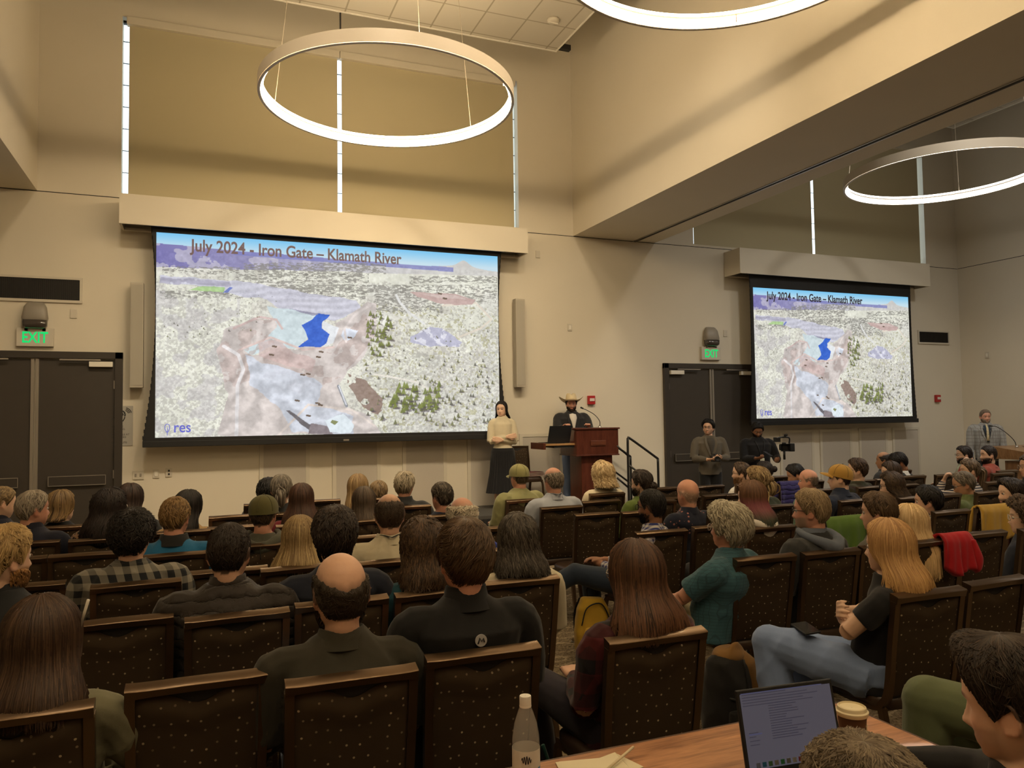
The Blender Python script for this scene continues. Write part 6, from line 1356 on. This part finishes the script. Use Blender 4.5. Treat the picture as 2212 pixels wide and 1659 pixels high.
mk('label_print', join(*[tube([(.0371*math.sin(a), -.0371*math.cos(a), z) for a in np.linspace(-.5, -.5+.5*w_, 6)], .0006, 4) for z, w_ in ((.070, 1), (.065, .8), (.060, 1), (.055, .7), (.050, .9))]), plain('label_ink', (.02, .02, .03), .5), t)
q_ = np.linspace(.55, .95, 6); mk('label_blue_patch', (np.array([(.0371*math.sin(a), -.0371*math.cos(a), z) for z in (.045, .075) for a in q_]), gridf(2, 6, False)), plain('label_blue', (.06, .22, .5), .5), t)
M_nap = plain('cream_paper', (.68, .60, .42), .8)
for i, (x, y, a, s, l) in enumerate(((1.02, 1.93, -.22, .20, 'cream folded napkin lying flat on the table behind the bottle'), (1.055, 1.925, .25, .16, 'second cream napkin askew on top of the first one'))):
    t = thing('napkin', l, 'napkin', (x, y, .741+i*.004), a, 'paper napkins'); v = box((0, 0, .0015), (s, s*.72, .003), .001); mk('folded_sheet', v, M_nap, t, False)
    mk('fold_edge', (np.array([(-s/2, -s*.36, .0035), (s*.25, -s*.3, .0036), (s/2, s*.34, .0045), (s/2, s*.36, .0035), (-s/2+.01, s*.36, .0036)]), [(0, 1, 2, 3, 4)]), M_nap, t, False)
t = thing('wooden_stirrer', 'translucent straw lying across the napkins', 'straw', (1.09, 1.93, .756), .55); mk('straw_tube', tube([(-.09, 0, 0), (.09, 0, .008)], .004, 10), plain('straw', (.62, .55, .42), .35), t)
# ------------------------------------------------------------ bags, coats and small things
def blob(parts, vox=.012, sm=4, fo=.006, seed=1, fs=1.0): return folds(remesh(join(*parts), vox, sm), fo, seed, fs)
M_yel = cloth('mustard_nylon', (.50, .31, .035)); M_bk = cloth('black_nylon', (.014, .013, .013)); M_tanb = cloth('tan_canvas', (.22, .115, .035))
t = thing('backpack', 'mustard yellow backpack standing on the carpet beside the aisle chairs', 'backpack', (2.61, 4.95, 0), -.15)
mk('bag_body', blob([loft([(0, 0, .02, .13, .08), (0, 0, .20, .145, .09), (0, 0, .36, .125, .075), (0, -.01, .44, .08, .05)], 24, 3)], fo=.012), M_yel, t)
mk('front_pocket', blob([loft([(0, -.09, .05, .10, .03), (0, -.10, .18, .105, .04), (0, -.09, .25, .09, .025)], 20, 3)], fo=.005), M_yel, t)
mk('zip', tube(smoothpath([(-.11, -.08, .26), (-.07, -.085, .38), (.04, -.08, .40), (.11, -.08, .27)], 5), .005, 6), M_blk, t); mk('carry_loop', tube(smoothpath([(-.03, .02, .44), (-.03, .03, .49), (.03, .03, .49), (.03, .02, .44)], 4), .008, 6), M_blk, t)
for s in (-1, 1): mk('strap', tube(smoothpath([(s*.07, .06, .42), (s*.09, .12, .30), (s*.09, .11, .12), (s*.10, .07, .05)], 5), .018, 8, flat=.3), M_bk, t)
t = thing('backpack', 'tall black and tan backpack on the carpet behind the table', 'backpack', (2.60, 3.40, 0), .3)
mk('bag_body', blob([loft([(0, 0, .02, .155, .11), (0, 0, .18, .18, .125), (0, 0, .34, .165, .115), (-.02, .0, .44, .12, .085), (-.03, .0, .48, .06, .045)], 28, 2.6)], fo=.014), M_bk, t)
mk('tan_panel', blob([loft([(.10, -.03, .06, .085, .115), (.11, -.03, .28, .085, .115), (.07, -.02, .42, .08, .085), (.02, -.01, .49, .05, .05)], 20, 2.6)], fo=.008), M_tanb, t); mk('top_flap', blob([ell((.0, -.0, .455), (.11, .085, .055)), tube(smoothpath([(-.06, -.03, .47), (.0, -.04, .52), (.07, -.03, .48)], 4), .02, 8)], fo=.008), M_tanb, t)
mk('side_pocket', blob([loft([(-.05, -.10, .04, .10, .03), (-.05, -.115, .17, .10, .045), (-.05, -.105, .22, .095, .03)], 20, 3)]), M_bk, t)
mk('compression_strap', join(tube(smoothpath([(-.15, .0, .30), (-.10, -.12, .27), (.05, -.14, .25)], 4), .007, 6), tube(smoothpath([(-.03, -.13, .1), (-.02, -.13, .3), (.0, -.09, .45)], 4), .006, 6)), M_blk, t)
t = thing('backpack', 'olive backpack with webbing straps at the lower right corner', 'backpack', (2.50, 1.86, .47), .5)
mk('bag_body', blob([loft([(0, 0, -.42, .13, .12), (0, 0, -.20, .16, .14), (0, 0, .0, .15, .12), (0, .0, .08, .10, .07)], 28, 2.8)], fo=.012), cloth('olive_canvas', (.085, .085, .045)), t); mk('strap', join(tube(smoothpath([(-.14, -.10, .02), (-.06, -.15, .05), (.02, -.14, .09)], 4), .022, 8, flat=.3), tube(smoothpath([(.04, -.15, -.1), (.06, -.15, 0), (.05, -.08, .09)], 4), .022, 8, flat=.3)), M_bk, t)
def drape(lab, x, y, z, w, mat, front=.30, back=.34, seed=1, skew=0, cat='jacket'):
    """garment hung over a chair back at rail centre x, y"""
    t = thing('draped_jacket', lab, cat, (x, y, 0)); nx, ns = 26, 26; V = []; r = np.random.RandomState(seed); ph = r.uniform(0, 6, 6)
    for j in range(ns):
        u = j/(ns-1)*2-1
        for i in range(nx):
            a = i/(nx-1)*2-1; h = front if u > 0 else back; L = abs(u); yy = (.030 if u > 0 else -.030)*min(1, L*6)+(.02+.03*L)*(1 if u > 0 else -1)*min(1, L*4)
            fo = .014*L*math.sin(a*7+ph[0])+.010*L*math.sin(a*15+ph[1]+L*3); zz = z+.012*(1-min(1, L*5))-h*max(0, L-.08)+skew*a*L-.03*L*math.sin(a*3+ph[2])
            V.append((a*w*(1+.12*L), yy+fo+(.07 if u > 0 else -.0)*L*.3, zz))
    n = len(V); th = .014; V2 = [(p[0]*.97, p[1]*.55, p[2]-th) for p in V]; F = gridf(ns, nx, False)+[tuple(k+n for k in q_[::-1]) for q_ in gridf(ns, nx, False)]
    lp = list(range(nx))+[j*nx+nx-1 for j in range(1, ns)]+[(ns-1)*nx+i for i in range(nx-2, -1, -1)]+[j*nx for j in range(ns-2, 0, -1)]
    F += [(lp[(k+1) % len(lp)], lp[k], lp[k]+n, lp[(k+1) % len(lp)]+n) for k in range(len(lp))]
    mk('cloth_panel', (np.array(V+V2), F), mat, t); mk('sleeve_fold', blob([tube(smoothpath([(w*.8, -.05, z-.03), (w*.95, -.07, z-.15), (w*.85, -.07, z-back*.95)], 4), [.03, .04, .03], 10)], .012), mat, t)
    return t
drape('leaf green jacket hung over a chair back behind the sandy haired man', 4.50, 4.46, .945, .20, cloth('leaf_green_nylon', (.085, .155, .025)), back=.42, seed=2)
drape('mustard yellow jacket hung over a chair back in front of the moss green fleece', 6.12, 4.45, .945, .20, cloth('mustard_cotton', (.42, .25, .04)), seed=5, back=.26)
drape('violet blue puffer jacket over a chair back near the far wall', 6.30, 6.95, .96, .24, cloth('violet_puffer', (.028, .022, .11), 'quilt'), back=.3, seed=7)
drape('bright red jacket bunched over a chair back beside the pale blond woman', 4.40, 3.48, .955, .125, cloth('bright_red_fleece', (.36, .010, .016)), back=.24, front=.2, seed=11, skew=-.03)
t = thing('shoulder_bag', 'teal green cloth bag hanging low beside the front chair leg', 'bag', (1.30, 2.72, .30)); mk('bag_body', blob([ell((0, 0, -.06), (.09, .05, .10)), ell((.04, 0, -.12), (.07, .05, .06))], fo=.012), cloth('teal_cloth', (.015, .065, .055)), t); mk('strap', tube(smoothpath([(-.04, 0, .02), (-.07, .0, .12), (-.09, 0, .18)], 4), .008, 6), cloth('teal_cloth', (.015, .065, .055)), t)
t = thing('smartphone', 'black smartphone lying on the pale jeans of the copper blond woman', 'phone', (2.705, 2.945, .692), -.3); mk('phone_body', box((0, 0, 0), (.078, .155, .010), .004, rot(0, .05, -.12)), M_blk, t, False); mk('phone_screen', box((0, 0, .0055), (.070, .145, .001), 0, rot(0, .05, -.12)), plain('dark_glass', (.02, .02, .025), .08), t, False)
